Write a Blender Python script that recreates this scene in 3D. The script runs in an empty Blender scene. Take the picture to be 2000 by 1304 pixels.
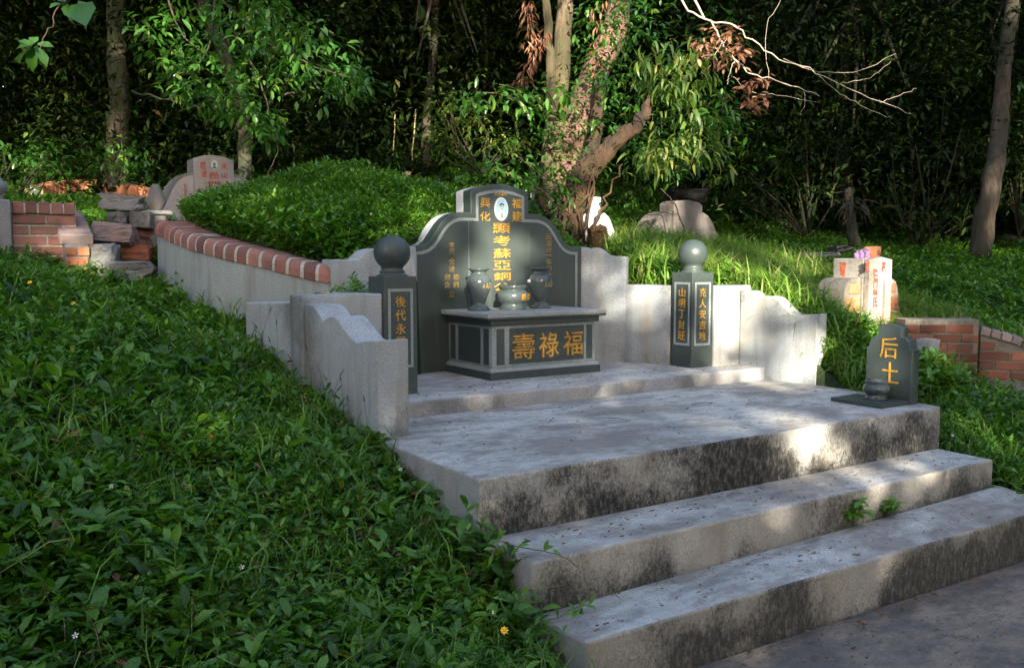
import bpy, math, random
import numpy as np
from mathutils import Vector, Matrix
random.seed(7); rng = np.random.default_rng(11)
SC = bpy.context.scene; COL = SC.collection
# ---------------------------------------------------------------- camera
FPX, YAW, PIT, ROLL, CZ = 1758.72, .5791, -.083, -.0016, 1.612
def _basis():
    cy, sy = math.cos(YAW), math.sin(YAW)
    r = np.array([cy, -sy, 0]); fw = np.array([sy, cy, 0]); up = np.array([0, 0, 1.])
    cp, sp = math.cos(PIT), math.sin(PIT)
    f = fw*cp+up*sp; u = up*cp-fw*sp
    cr, sr = math.cos(ROLL), math.sin(ROLL)
    return r*cr+u*sr, u*cr-r*sr, f
RR, UU, FF = _basis(); CC = np.array([0, 0, CZ])
def at(u, v, **k):
    """a point of the place seen at photo pixel u,v: at depth d or on the plane x=, y= or z="""
    d = FF+RR*(u-1000)/FPX+UU*(652-v)/FPX
    if 'd' in k: return CC+d*k['d']
    for i, a in enumerate('xyz'):
        if a in k: return CC+d*(k[a]-CC[i])/d[i]
def proj(P):
    v = P-CC; d = v@FF; d = np.where(d < .01, .01, d)
    return 1000+FPX*(v@RR)/d, 652-FPX*(v@UU)/d, v@FF
cam = bpy.data.cameras.new('camera'); camo = bpy.data.objects.new('camera', cam); COL.objects.link(camo)
camo.matrix_world = Matrix(((RR[0], UU[0], -FF[0], 0), (RR[1], UU[1], -FF[1], 0), (RR[2], UU[2], -FF[2], CZ), (0, 0, 0, 1)))
cam.sensor_width = 36; cam.lens = FPX/2000*36; cam.clip_start = .05; cam.clip_end = 300
SC.camera = camo
# ---------------------------------------------------------------- light
SUN_AZ, SUN_EL = math.radians(26), math.radians(17)       # direction the light travels (from +Y towards +X), height
SDIR = np.array([-math.sin(SUN_AZ)*math.cos(SUN_EL), -math.cos(SUN_AZ)*math.cos(SUN_EL), math.sin(SUN_EL)])
w = bpy.data.worlds.new("World"); SC.world = w; w.use_nodes = True
nt = w.node_tree; sky = nt.nodes.new('ShaderNodeTexSky'); sky.sky_type = 'NISHITA'; sky.sun_disc = False
sky.sun_elevation = SUN_EL; sky.sun_rotation = math.atan2(SDIR[0], SDIR[1]); sky.dust_density = 3.0; sky.air_density = .8; sky.ozone_density = .5
bg = nt.nodes['Background']; nt.links.new(sky.outputs[0], bg.inputs[0]); bg.inputs[1].default_value = .15
sl = bpy.data.lights.new('sun', 'SUN'); so = bpy.data.objects.new('sun', sl); COL.objects.link(so)
sl.energy = 3.5; sl.angle = math.radians(.5); sl.color = (1, .9, .74)
so.location = Vector(SDIR*20); so.rotation_euler = Vector(SDIR).to_track_quat('Z', 'Y').to_euler()
SC.view_settings.view_transform = 'Standard'; SC.view_settings.look = 'None'
SC.view_settings.exposure = 2.42; SC.view_settings.gamma = 1
SC.cycles.max_bounces = 5; SC.cycles.diffuse_bounces = 3; SC.cycles.glossy_bounces = 2; SC.cycles.transmission_bounces = 3
SC.cycles.caustics_reflective = False; SC.cycles.caustics_refractive = False
SC.cycles.use_denoising = True
# ---------------------------------------------------------------- materials
MATS = {}
class NT:
    def __init__(s, name):
        s.m = bpy.data.materials.new(name); s.m.use_nodes = True; s.t = s.m.node_tree; s.n = s.t.nodes
        s.b = s.n['Principled BSDF']; s.tc = s.n.new('ShaderNodeTexCoord'); MATS[name] = s.m
    def noise(s, scale, det=4, rough=.6, sc=(1, 1, 1), off=0):
        mp = s.n.new('ShaderNodeMapping'); mp.inputs['Scale'].default_value = sc; mp.inputs['Location'].default_value = (off, off*.7, off*.3)
        s.t.links.new(s.tc.outputs['Object'], mp.inputs[0])
        n = s.n.new('ShaderNodeTexNoise'); n.inputs['Scale'].default_value = scale; n.inputs['Detail'].default_value = det
        n.inputs['Roughness'].default_value = rough; s.t.links.new(mp.outputs[0], n.inputs['Vector']); return n.outputs[0]
    def ramp(s, fac, stops):
        r = s.n.new('ShaderNodeValToRGB'); e = r.color_ramp.elements
        while len(e) < len(stops): e.new(.5)
        for i, (p, c) in enumerate(stops):
            e[i].position = p; e[i].color = (c if len(c) == 4 else (*c, 1)) if hasattr(c, '__len__') else (c, c, c, 1)
        s.t.links.new(fac, r.inputs[0]); return r.outputs[0]
    def mix(s, fac, a, b, mode='MIX'):
        m = s.n.new('ShaderNodeMix'); m.data_type = 'RGBA'; m.blend_type = mode
        for i, x in ((0, fac), (6, a), (7, b)):
            if hasattr(x, 'is_linked'): s.t.links.new(x, m.inputs[i])
            elif i == 0: m.inputs[0].default_value = x
            else: m.inputs[i].default_value = (*x, 1)
        return m.outputs[2]
    def math(s, op, a, b):
        m = s.n.new('ShaderNodeMath'); m.operation = op
        for i, x in enumerate((a, b)):
            if hasattr(x, 'is_linked'): s.t.links.new(x, m.inputs[i])
            else: m.inputs[i].default_value = x
        return m.outputs[0]
    def col(s, c):
        if hasattr(c, 'is_linked'): s.t.links.new(c, s.b.inputs['Base Color'])
        else: s.b.inputs['Base Color'].default_value = (*c, 1)
    def bump(s, h, strength=.4, dist=.01):
        b = s.n.new('ShaderNodeBump'); b.inputs['Strength'].default_value = strength; b.inputs['Distance'].default_value = dist
        s.t.links.new(h, b.inputs['Height']); s.t.links.new(b.outputs[0], s.b.inputs['Normal'])
    def set(s, **k):
        for a, v in k.items(): s.b.inputs[a.replace('_', ' ')].default_value = v
        return s
def stone_plaster(name, base, dark=.0, streak=.35, mould=0., tread=0., warm=(.97, .97, .98), grain=.24, rough=.85, mscale=(1, 1, .8), zr=None, mth=.53):
    m = NT(name)
    g = m.noise(120, 3, .75); lo = tuple(base*(1-grain*1.6)*c for c in warm); hi = tuple(base*(1+grain)*c for c in warm)
    c = m.ramp(g, [(.36, lo), (.62, hi)])
    p = m.noise(2.2, 6, .65); c = m.mix(m.ramp(p, [(.35, 0), (.68, 1)]), c, tuple(base*.80*x for x in warm), 'MIX') if dark == 0 else m.mix(m.ramp(p, [(.35, 0), (.65, 1)]), c, tuple(base*(1-dark)*x for x in warm))
    if streak:
        s_ = m.noise(9, 5, .6, (1, 1, .12), 3); c = m.mix(m.math('MULTIPLY', m.ramp(s_, [(.52, 0), (.74, 1)]), streak), c, (base*.42, base*.39, base*.33))
        s2 = m.noise(5, 3, .5, (1, 1, .1), 9); c = m.mix(m.math('MULTIPLY', m.ramp(s2, [(.60, 0), (.72, 1)]), streak*.8), c, (base*.5, base*.38, base*.26))
    if mould:
        a = m.noise(1.7, 3, .5, mscale, 5); b = m.noise(55, 9, .9, (1, 1, .7), 1)
        k = m.math('ADD', m.math('MULTIPLY', a, 1.5), m.math('MULTIPLY', b, .8))
        if zr:
            sp = m.n.new('ShaderNodeSeparateXYZ'); m.t.links.new(m.tc.outputs['Object'], sp.inputs[0]); mr = m.n.new('ShaderNodeMapRange'); m.t.links.new(sp.outputs[2], mr.inputs[0])
            mr.inputs[1].default_value = zr[0]; mr.inputs[2].default_value = zr[1]; mr.inputs[3].default_value = .11; mr.inputs[4].default_value = -.07; k = m.math('ADD', k, mr.outputs[0])
        e_ = m.noise(4, 4, .6, (1, 1, 1), 12); c = m.mix(m.math('MULTIPLY', m.ramp(e_, [(.45, 0), (.7, 1)]), .55), c, (base*.62, base*.55, base*.40))
        kk = m.ramp(m.math('MULTIPLY', k, .5), [(mth, 0), (mth+.09, 1)]); hole = m.noise(48, 9, .9, (1, 1, .45), 21); kk = m.math('MULTIPLY', kk, m.ramp(hole, [(.34, .35), (.52, 1)]))
        c = m.mix(m.math('MULTIPLY', kk, mould), c, (.017, .017, .014))
    if tread:
        a = m.noise(1.5, 9, .72, (1, 1.5, 1), 8); c = m.mix(m.math('MULTIPLY', m.ramp(a, [(.44, 0), (.58, 1)]), tread), c, (base*.47, base*.42, base*.36))
        a = m.noise(3.4, 8, .75, (.5, 1.6, 1), 14); c = m.mix(m.math('MULTIPLY', m.ramp(a, [(.50, 0), (.62, 1)]), tread*.6), c, (base*.30, base*.28, base*.26))
        a = m.noise(7, 7, .75, (1, 1.6, 1), 2); c = m.mix(m.math('MULTIPLY', m.ramp(a, [(.50, 0), (.66, 1)]), tread*.95), c, (base*.36, base*.33, base*.29))
        a = m.noise(60, 3, .6, (1, 1, 1), 2); c = m.mix(m.math('MULTIPLY', m.ramp(a, [(.66, 0), (.70, 1)]), .6), c, (.06, .05, .04))
    m.col(c); m.set(Roughness=rough); m.bump(g, .5, .0025); return m.m
M_WALL = stone_plaster('washed_plaster', .45, streak=.6, mould=.55, zr=(0, .4), mth=.60, warm=(.90, .97, 1.0))
M_RISER = stone_plaster('mouldy_riser', .46, streak=.3, mould=1.0, zr=(.43, .69), mth=.512, warm=(1, .97, .90))
M_RISER2 = stone_plaster('mouldy_middle_riser', .44, streak=.4, mould=.95, zr=(.24, .43), mth=.53, warm=(1, .95, .85))
M_RISER3 = stone_plaster('mouldy_lowest_riser', .44, streak=.4, mould=.9, zr=(0, .24), mth=.535, warm=(1, .95, .85))
M_STEPSIDE = stone_plaster('step_side_plaster', .44, streak=.5, mould=.35)
M_TREAD = stone_plaster('weathered_tread', .54, streak=0, tread=.9, warm=(1.0, .995, .93))
M_UPSTEP = stone_plaster('upper_tread', .54, streak=.1, tread=.7, warm=(1.0, .995, .93))
M_UPRISER = stone_plaster('upper_riser', .42, streak=.3, mould=.45)
M_PAVE = stone_plaster('dark_pavement', .24, streak=0, tread=.95, grain=.3, warm=(1.3, 1, .74))
M_OLDCON = stone_plaster('old_concrete', .24, streak=.5, mould=.45)
M_BACKCON = stone_plaster('headstone_backing', .48, streak=.25)
M_RENDER = stone_plaster('retaining_render', .40, streak=.75, warm=(.88, .97, .95))
M_OLDTOMB = stone_plaster('lichen_stone', .20, streak=.4, mould=.7, warm=(1.08, .97, .9))
M_WHITE = stone_plaster('whitewashed_stone', .42, streak=.3)
M_PINK = stone_plaster('pale_pink_stone', .36, streak=.12, warm=(1, .9, .9))
def granite(name, base, rough=.28, coat=.0):
    m = NT(name); g = m.noise(170, 3, .85); p = m.noise(3, 4, .6); st = m.noise(14, 5, .6, (1, 1, .07), 4)
    c = m.ramp(g, [(.35, tuple(x*.5 for x in base)), (.66, tuple(x*1.55 for x in base))])
    c = m.mix(m.math('MULTIPLY', m.ramp(p, [(.4, 0), (.7, 1)]), .2), c, tuple(x*1.5+.01 for x in base)); c = m.mix(m.math('MULTIPLY', m.ramp(st, [(.58, 0), (.72, 1)]), .35), c, tuple(x*1.7+.02 for x in base)); m.col(c)
    r = m.ramp(p, [(.3, rough), (.7, rough+.22)]); m.t.links.new(r, m.b.inputs['Roughness']); m.set(Specular_IOR_Level=.5); return m.m
M_GRAN = granite('dark_green_granite', (.046, .062, .057), .30)
M_PANEL = granite('polished_dark_panel', (.040, .054, .053), .40)
M_STRIPE = granite('pale_honed_stripe', (.23, .26, .255), .55)
M_TOP = granite('weathered_altar_top', (.27, .28, .26), .6)
M_VASE = granite('polished_grey_granite', (.065, .085, .083), .14)
def plain(name, c, rough=.6, metal=0, var=.25, sc=20):
    m = NT(name); n = m.noise(sc, 4, .6); m.col(m.ramp(n, [(.3, tuple(x*(1-var) for x in c)), (.7, tuple(x*(1+var) for x in c))])); m.set(Roughness=rough, Metallic=metal); return m.m
def worn(name, c, under, thr, rough=.5, metal=0):
    m = NT(name); n = m.noise(90, 5, .75); n2 = m.noise(25, 4, .6); k = m.ramp(n2, [(.35, tuple(x*.6 for x in c)), (.65, tuple(min(1, x*1.15) for x in c))]); k = m.mix(m.ramp(n, [(thr, 0), (thr+.08, 1)]), k, under); m.col(k); m.set(Roughness=rough, Metallic=metal); return m.m
M_GOLD = worn('gold_paint', (.62, .33, .045), (.16, .10, .03), .60, .42, .15)
M_GOLD2 = worn('faded_gold_paint', (.42, .27, .07), (.07, .075, .055), .52)
M_RED = worn('red_paint', (.50, .05, .035), (.40, .26, .22), .55, .7)
M_REDF = plain('faded_red_paint', (.48, .13, .11), .8, 0, .4, 60)
M_GREENP = plain('green_portrait_ink', (.07, .17, .14), .7)
M_WHITEP = plain('white_enamel', (.55, .58, .6), .25, 0, .05)
M_BLUEP = plain('pale_blue_enamel', (.26, .44, .56), .25, 0, .1)
M_SKIN = plain('portrait_skin', (.38, .31, .28), .35, 0, .1)
M_HAIR = plain('portrait_hair', (.03, .035, .045), .35, 0, .1)
M_BLACK = plain('black_soot', (.012, .011, .01), .9)
M_ASH = plain('pale_ash', (.45, .42, .40), .95, 0, .3, 90)
M_INC = plain('incense_stick_pink', (.30, .13, .11), .8)
M_TOMBW = stone_plaster('weathered_whitewash', .36, streak=.6, mould=.7, warm=(1, .92, .8))
M_SHELL = plain('white_shell', (.7, .69, .66), .5)
M_YEL = plain('yellow_petal', (.85, .50, .02), .6, 0, .1)
M_WPET = plain('white_petal', (.8, .8, .76), .6, 0, .05)
M_PURPLE = plain('faded_purple_cloth', (.22, .13, .25), .9, 0, .2)
M_STEM = plain('green_stem', (.05, .10, .025), .6)
M_TWIG = plain('dry_twig', (.16, .11, .07), .85, 0, .3, 60)
M_DEADW = plain('bleached_dead_wood', (.44, .36, .29), .85, 0, .25, 30)
M_BAMBOO = plain('pale_cane', (.30, .24, .13), .7)
def brickm(name, c, var=.35):
    m = NT(name); n = m.noise(9, 5, .65); f = m.noise(120, 3, .7); geo = m.n.new('ShaderNodeAttribute'); geo.attribute_name = 'rnd'
    c1 = m.mix(geo.outputs['Fac'], tuple(x*(1-var) for x in c), tuple(min(1, x*(1+var)) for x in (c[0], c[1]*1.15, c[2]*1.2)))
    c1 = m.mix(m.math('MULTIPLY', m.ramp(n, [(.42, 0), (.66, 1)]), .75), c1, (c[0]*.4+.02, c[1]*.6+.03, c[2]*.7+.03))
    c1 = m.mix(m.math('MULTIPLY', m.ramp(f, [(.45, 0), (.8, 1)]), .35), c1, tuple(min(1, x*1.5) for x in c)); m.col(c1); m.set(Roughness=.88); m.bump(f, .6, .004); return m.m
M_BRICK = brickm('red_brick', (.25, .095, .068), .5); M_BRICKO = brickm('orange_brick', (.46, .15, .065)); M_BRICKD = brickm('mossy_dark_brick', (.25, .075, .042), .6); M_BRICKG = brickm('lichened_pale_brick', (.30, .19, .16))
M_MORTAR = plain('pale_mortar', (.42, .40, .35), .95, 0, .25, 50); M_MORTARD = plain('dirty_mortar', (.20, .18, .145), .95, 0, .4, 30)
def bark(name, c, c2, sc=(3, 3, .6)):
    m = NT(name); n = m.noise(7, 8, .7, sc); n2 = m.noise(2.2, 4, .6, (1, 1, .5), 4)
    k = m.ramp(n, [(.35, tuple(x*.3 for x in c)), (.5, c), (.7, tuple(x*1.5 for x in c))]); k = m.mix(m.ramp(n2, [(.42, 0), (.62, 1)]), k, c2)
    m.col(k); m.set(Roughness=.9); m.bump(n, 1.0, .06); return m.m
M_BARKP = bark('reddish_pale_bark', (.22, .125, .085), (.12, .07, .045)); M_BARKG = bark('olive_grey_bark', (.15, .11, .06), (.08, .07, .03))
M_BARKD = bark('dark_split_bark', (.04, .025, .016), (.10, .055, .022)); M_BARKN = bark('brown_forest_bark', (.065, .046, .030), (.03, .038, .016))
def leafm(name, stops, rough=.42, trans=.3, spec=.45):
    m = NT(name); a = m.n.new('ShaderNodeAttribute'); a.attribute_name = 'rnd'
    c = m.ramp(a.outputs['Fac'], stops); m.col(c); m.set(Roughness=rough, Specular_IOR_Level=spec)
    tr = m.n.new('ShaderNodeBsdfTranslucent'); hs = m.n.new('ShaderNodeHueSaturation'); hs.inputs['Value'].default_value = 1.5; hs.inputs['Saturation'].default_value = 1.1
    m.t.links.new(c, hs.inputs['Color']); m.t.links.new(hs.outputs[0], tr.inputs[0]); mx = m.n.new('ShaderNodeMixShader'); mx.inputs[0].default_value = trans
    m.t.links.new(m.b.outputs[0], mx.inputs[1]); m.t.links.new(tr.outputs[0], mx.inputs[2]); m.t.links.new(mx.outputs[0], m.n['Material Output'].inputs[0]); return m.m
M_LEAFG = leafm('ground_cover_leaf', [(0, (.020, .066, .008)), (.4, (.062, .165, .018)), (.8, (.15, .32, .035)), (.95, (.20, .30, .035)), (1, (.28, .22, .03))], .38, .35, .45)
M_GRASS = leafm('grass_blade', [(0, (.06, .13, .018)), (.6, (.13, .26, .03)), (.93, (.20, .33, .05)), (1, (.30, .26, .10))], .5, .35)
M_LEAFT = leafm('tree_leaf', [(0, (.018, .060, .010)), (.5, (.042, .13, .017)), (.9, (.075, .20, .028)), (1, (.17, .21, .04))], .3, .35, .6)
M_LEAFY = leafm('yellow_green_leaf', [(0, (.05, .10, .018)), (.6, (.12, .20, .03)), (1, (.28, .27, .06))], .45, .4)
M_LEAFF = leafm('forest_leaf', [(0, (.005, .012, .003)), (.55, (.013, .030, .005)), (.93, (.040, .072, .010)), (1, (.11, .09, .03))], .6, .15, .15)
M_DEADL = leafm('dead_leaf', [(0, (.10, .045, .025)), (.5, (.24, .11, .06)), (1, (.42, .24, .15))], .8, .2, .2)
def soil():
    m = NT('leaf_litter_soil'); n = m.noise(14, 8, .7); p = m.noise(1.5, 4, .6)
    c = m.ramp(n, [(.3, (.006, .010, .003)), (.55, (.018, .028, .008)), (.75, (.05, .035, .02))]); c = m.mix(m.ramp(p, [(.4, 0), (.6, 1)]), c, (.012, .035, .006)); m.col(c); m.set(Roughness=.95); m.bump(n, .8, .03); return m.m
M_SOIL = soil()
# ---------------------------------------------------------------- mesh helpers
class MB:
    def __init__(s): s.V = []; s.F = []; s.M = []; s.R = []; s.S = []
    def add(s, verts, faces, mi=0, r=None, smooth=False):
        b = len(s.V); s.V += [tuple(map(float, v)) for v in verts]; rr = random.random() if r is None else r; s.R += [rr]*len(verts)
        for f in faces: s.F.append(tuple(b+i for i in f)); s.M.append(mi); s.S.append(smooth)
        return s
    def prism(s, pts, zb, zt, mi=0, mt=None, ms=None):
        n = len(pts); zb = zb if hasattr(zb, '__len__') else [zb]*n; zt = zt if hasattr(zt, '__len__') else [zt]*n
        v = [(p[0], p[1], z) for p, z in zip(pts, zb)]+[(p[0], p[1], z) for p, z in zip(pts, zt)]
        b = len(s.V); s.add(v, [tuple(range(n))[::-1], tuple(range(n, 2*n))]+[(i, (i+1) % n, n+(i+1) % n, n+i) for i in range(n)], mi)
        k = len(s.M)-n
        if mt is not None: s.M[k-1] = mt
        if ms is not None:
            for i, m_ in enumerate(ms): s.M[k+i] = m_
        return s
    def box(s, x0, y0, z0, x1, y1, z1, mi=0): return s.prism([(x0, y0), (x1, y0), (x1, y1), (x0, y1)], z0, z1, mi)
    def extr(s, pts, vec, mi=0, smooth=False):      # pts: 3D outline, swept along vec
        n = len(pts); vec = np.array(vec, float); v = [np.array(p, float) for p in pts]; v += [p+vec for p in v]
        return s.add(v, [tuple(range(n)), tuple(range(n, 2*n))[::-1]]+[(i, n+i, n+(i+1) % n, (i+1) % n) for i in range(n)], mi, smooth=smooth)
    def obox(s, c, ax, ay, az, mi=0, r=None):        # centre and three half axes
        c, ax, ay, az = map(lambda q: np.array(q, float), (c, ax, ay, az))
        v = [c+ax*i+ay*j+az*k for k in (-1, 1) for i, j in ((-1, -1), (1, -1), (1, 1), (-1, 1))]
        return s.add(v, [(3, 2, 1, 0), (4, 5, 6, 7), (0, 1, 5, 4), (1, 2, 6, 5), (2, 3, 7, 6), (3, 0, 4, 7)], mi, r)
    def lathe(s, prof, c, n=40, mi=0, smooth=True):
        v = []; f = []
        for r, z in prof:
            for i in range(n): a = 2*math.pi*i/n; v.append((c[0]+r*math.cos(a), c[1]+r*math.sin(a), c[2]+z))
        for j in range(len(prof)-1):
            for i in range(n): f.append((j*n+i, j*n+(i+1) % n, (j+1)*n+(i+1) % n, (j+1)*n+i))
        f.append(tuple(range(n))[::-1]); f.append(tuple((len(prof)-1)*n+i for i in range(n)))
        return s.add(v, f, mi, smooth=smooth)
    def tube(s, pts, rad, n=8, mi=0, wob=0, smooth=True, seed=0, r=None):
        pts = [np.array(p, float) for p in pts]; m = len(pts); rad = rad if hasattr(rad, '__len__') else [rad]*m; v = []; rr = random.Random(seed)
        ph = [rr.random()*6.3 for _ in range(6)]
        up = np.array([0.3, .2, 1.]); e1 = None
        for i, p in enumerate(pts):
            t = pts[min(i+1, m-1)]-pts[max(i-1, 0)]; t = t/(np.linalg.norm(t)+1e-9)
            if e1 is None: e1 = np.cross(t, [0, 1, .1]); 
            e1 = e1-t*(e1@t); e1 /= np.linalg.norm(e1)+1e-9; e2 = np.cross(t, e1)
            for k in range(n):
                a = 2*math.pi*k/n; q = rad[i]*(1+wob*(math.sin(3*a+ph[0]+i*.15)*.5+math.sin(5*a+ph[1]+i*.35)*.3+math.sin(2*a+i*.9+ph[2])*.3+(rr.random()-.5)*.4))
                v.append(p+e1*q*math.cos(a)+e2*q*math.sin(a))
        f = [(j*n+k, j*n+(k+1) % n, (j+1)*n+(k+1) % n, (j+1)*n+k) for j in range(m-1) for k in range(n)]
        f += [tuple(range(n))[::-1], tuple((m-1)*n+k for k in range(n))]
        return s.add(v, f, mi, smooth=smooth, r=r)
    def build(s, name, mats, parent=None, bevel=0, seg=2):
        mats = mats if isinstance(mats, (list, tuple)) else [mats]
        me = bpy.data.meshes.new(name); V = np.array(s.V, float)
        if parent is not None: V = V-np.array(ORG[parent.name])
        me.from_pydata([tuple(v) for v in V], [], s.F)
        for m in mats: me.materials.append(m)
        me.polygons.foreach_set('material_index', s.M); me.polygons.foreach_set('use_smooth', s.S)
        a = me.attributes.new('rnd', 'FLOAT', 'POINT'); a.data.foreach_set('value', s.R); me.update()
        o = bpy.data.objects.new(name, me); COL.objects.link(o)
        if parent is not None: o.parent = parent; ORG[o.name] = ORG[parent.name]
        else: ORG[o.name] = (0, 0, 0)
        if bevel:
            b = o.modifiers.new('bevel', 'BEVEL'); b.width = bevel; b.segments = seg; b.limit_method = 'ANGLE'; b.angle_limit = math.radians(35)
        return o
ORG = {}
def tag(o, label=None, cat=None, group=None, kind=None):
    for k, v in (('label', label), ('category', cat), ('group', group), ('kind', kind)):
        if v: o[k] = v
    return o
def thing(name, label, cat, loc, group=None):
    o = bpy.data.objects.new(name, None); o.empty_display_size = .1; COL.objects.link(o); o.location = [float(q) for q in loc]; ORG[o.name] = tuple(map(float, loc)); return tag(o, label, cat, group)
def dup(root, loc, label=None, rz=0):
    def cp(o, par):
        c = o.copy(); COL.objects.link(c); ORG[c.name] = ORG.get(o.name, (0, 0, 0))
        if par is not None: c.parent = par
        for ch in [x for x in SC.objects if x.parent == o]: cp(ch, c)
        return c
    kids = {}
    r = cp(root, None); r.location = [float(q) for q in loc]; r.rotation_euler.z = rz
    if label: r['label'] = label
    return r
_fc = {}
def glyph(ch, bold=0.0):
    if (ch, bold) in _fc: return _fc[ch, bold]
    cu = bpy.data.curves.new('glyph', 'FONT'); cu.body = ch; cu.size = 1; cu.resolution_u = 3; cu.offset = bold; cu.extrude = .5
    o = bpy.data.objects.new('glyph', cu); COL.objects.link(o); dg = bpy.context.evaluated_depsgraph_get()
    me = bpy.data.meshes.new_from_object(o.evaluated_get(dg)); n = len(me.vertices); co = np.zeros(n*3); me.vertices.foreach_get('co', co); co = co.reshape(-1, 3)
    fs = [tuple(p.vertices) for p in me.polygons]; bpy.data.objects.remove(o); bpy.data.curves.remove(cu); bpy.data.meshes.remove(me)
    lo, hi = co[:, :2].min(0), co[:, :2].max(0); co[:, :2] = (co[:, :2]-lo)/(np.maximum(hi-lo, .12)); _fc[ch, bold] = (co, fs); return co, fs
def put_glyph(mb, ch, fn, bold=.0, mi=0):
    """fn maps (a,b,c) with a,b in 0..1 over the glyph's box and c in -.5...5 of its thickness to a point"""
    co, fs = glyph(ch, bold); mb.add([fn(a, b, c) for a, b, c in co], fs, mi)
def plane_fn(o, ax, az, nrm, w, h, t=.003):
    o, ax, az, nrm = map(lambda q: np.array(q, float), (o, ax, az, nrm))
    return lambda a, b, c: o+ax*a*w+az*b*h+nrm*(c+.3)*t
# leaf clouds -----------------------------------------------------
T_BROAD = (np.array([(0, 0, 0), (.30, .36, .05), (.30, -.36, .05), (.34, 0, -.03), (.68, .36, .02), (.68, -.36, .02), (.70, 0, -.05), (1, 0, -.16)]), [(0, 3, 1), (0, 2, 3), (3, 6, 4, 1), (3, 2, 5, 6), (6, 7, 4), (6, 5, 7)])
T_SIMPLE = (np.array([(0, 0, 0), (.45, .38, .06), (.5, 0, -.03), (.45, -.38, .06), (1, 0, -.12)]), [(0, 2, 4, 1), (0, 3, 4, 2)])
T_BLADE = (np.array([(0, .5, 0), (0, -.5, 0), (.35, .45, .10), (.35, -.45, .10), (.7, .3, .06), (.7, -.3, .06), (1, 0, -.12)]), [(0, 1, 3, 2), (2, 3, 5, 4), (4, 5, 6)])
def leaves(name, P, D, L, W, R, mat, tpl=T_SIMPLE, parent=None, curl=None, up=None):
    """P base points, D directions, L length, W width ratio, R random 0..1 used for colour"""
    n = len(P); D = D/np.linalg.norm(D, axis=1)[:, None]
    U = np.zeros((n, 3)); U[:, 2] = 1; U += rng.normal(0, .28, (n, 3)) if up is None else up
    S = np.cross(U, D); S /= np.linalg.norm(S, axis=1)[:, None]+1e-9; N = np.cross(D, S)
    t, fs = tpl; k = len(t)
    cz = t[:, 2][None, :]*(1 if curl is None else curl[:, None])
    V = P[:, None, :]+(t[:, 0][None, :, None]*D[:, None, :]+(t[:, 1][None, :]*W[:, None])[:, :, None]*S[:, None, :]+cz[:, :, None]*N[:, None, :])*L[:, None, None]
    V = V.reshape(-1, 3)
    if parent is not None: V = V-np.array(ORG[parent.name])
    me = bpy.data.meshes.new(name); me.vertices.add(n*k); me.vertices.foreach_set('co', V.astype(np.float32).ravel())
    base = np.arange(n)[:, None]*k; li = []; ls = []; lens = np.array([len(f) for f in fs]); flat = np.array([i for f in fs for i in f])
    li = (base+flat[None, :]).ravel(); me.loops.add(len(li)); me.loops.foreach_set('vertex_index', li.astype(np.int32))
    st = np.concatenate([[0], np.cumsum(lens)[:-1]]); ls = (np.arange(n)[:, None]*len(flat)+st[None, :]).ravel()
    me.polygons.add(len(ls)); me.polygons.foreach_set('loop_start', ls.astype(np.int32))
    me.update(calc_edges=True); me.materials.append(mat)
    a = me.attributes.new('rnd', 'FLOAT', 'POINT'); a.data.foreach_set('value', np.repeat(np.clip(R, 0, 1), k).astype(np.float32))
    o = bpy.data.objects.new(name, me); COL.objects.link(o); ORG[o.name] = ORG[parent.name] if parent is not None else (0, 0, 0)
    if parent is not None: o.parent = parent
    return o
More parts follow.
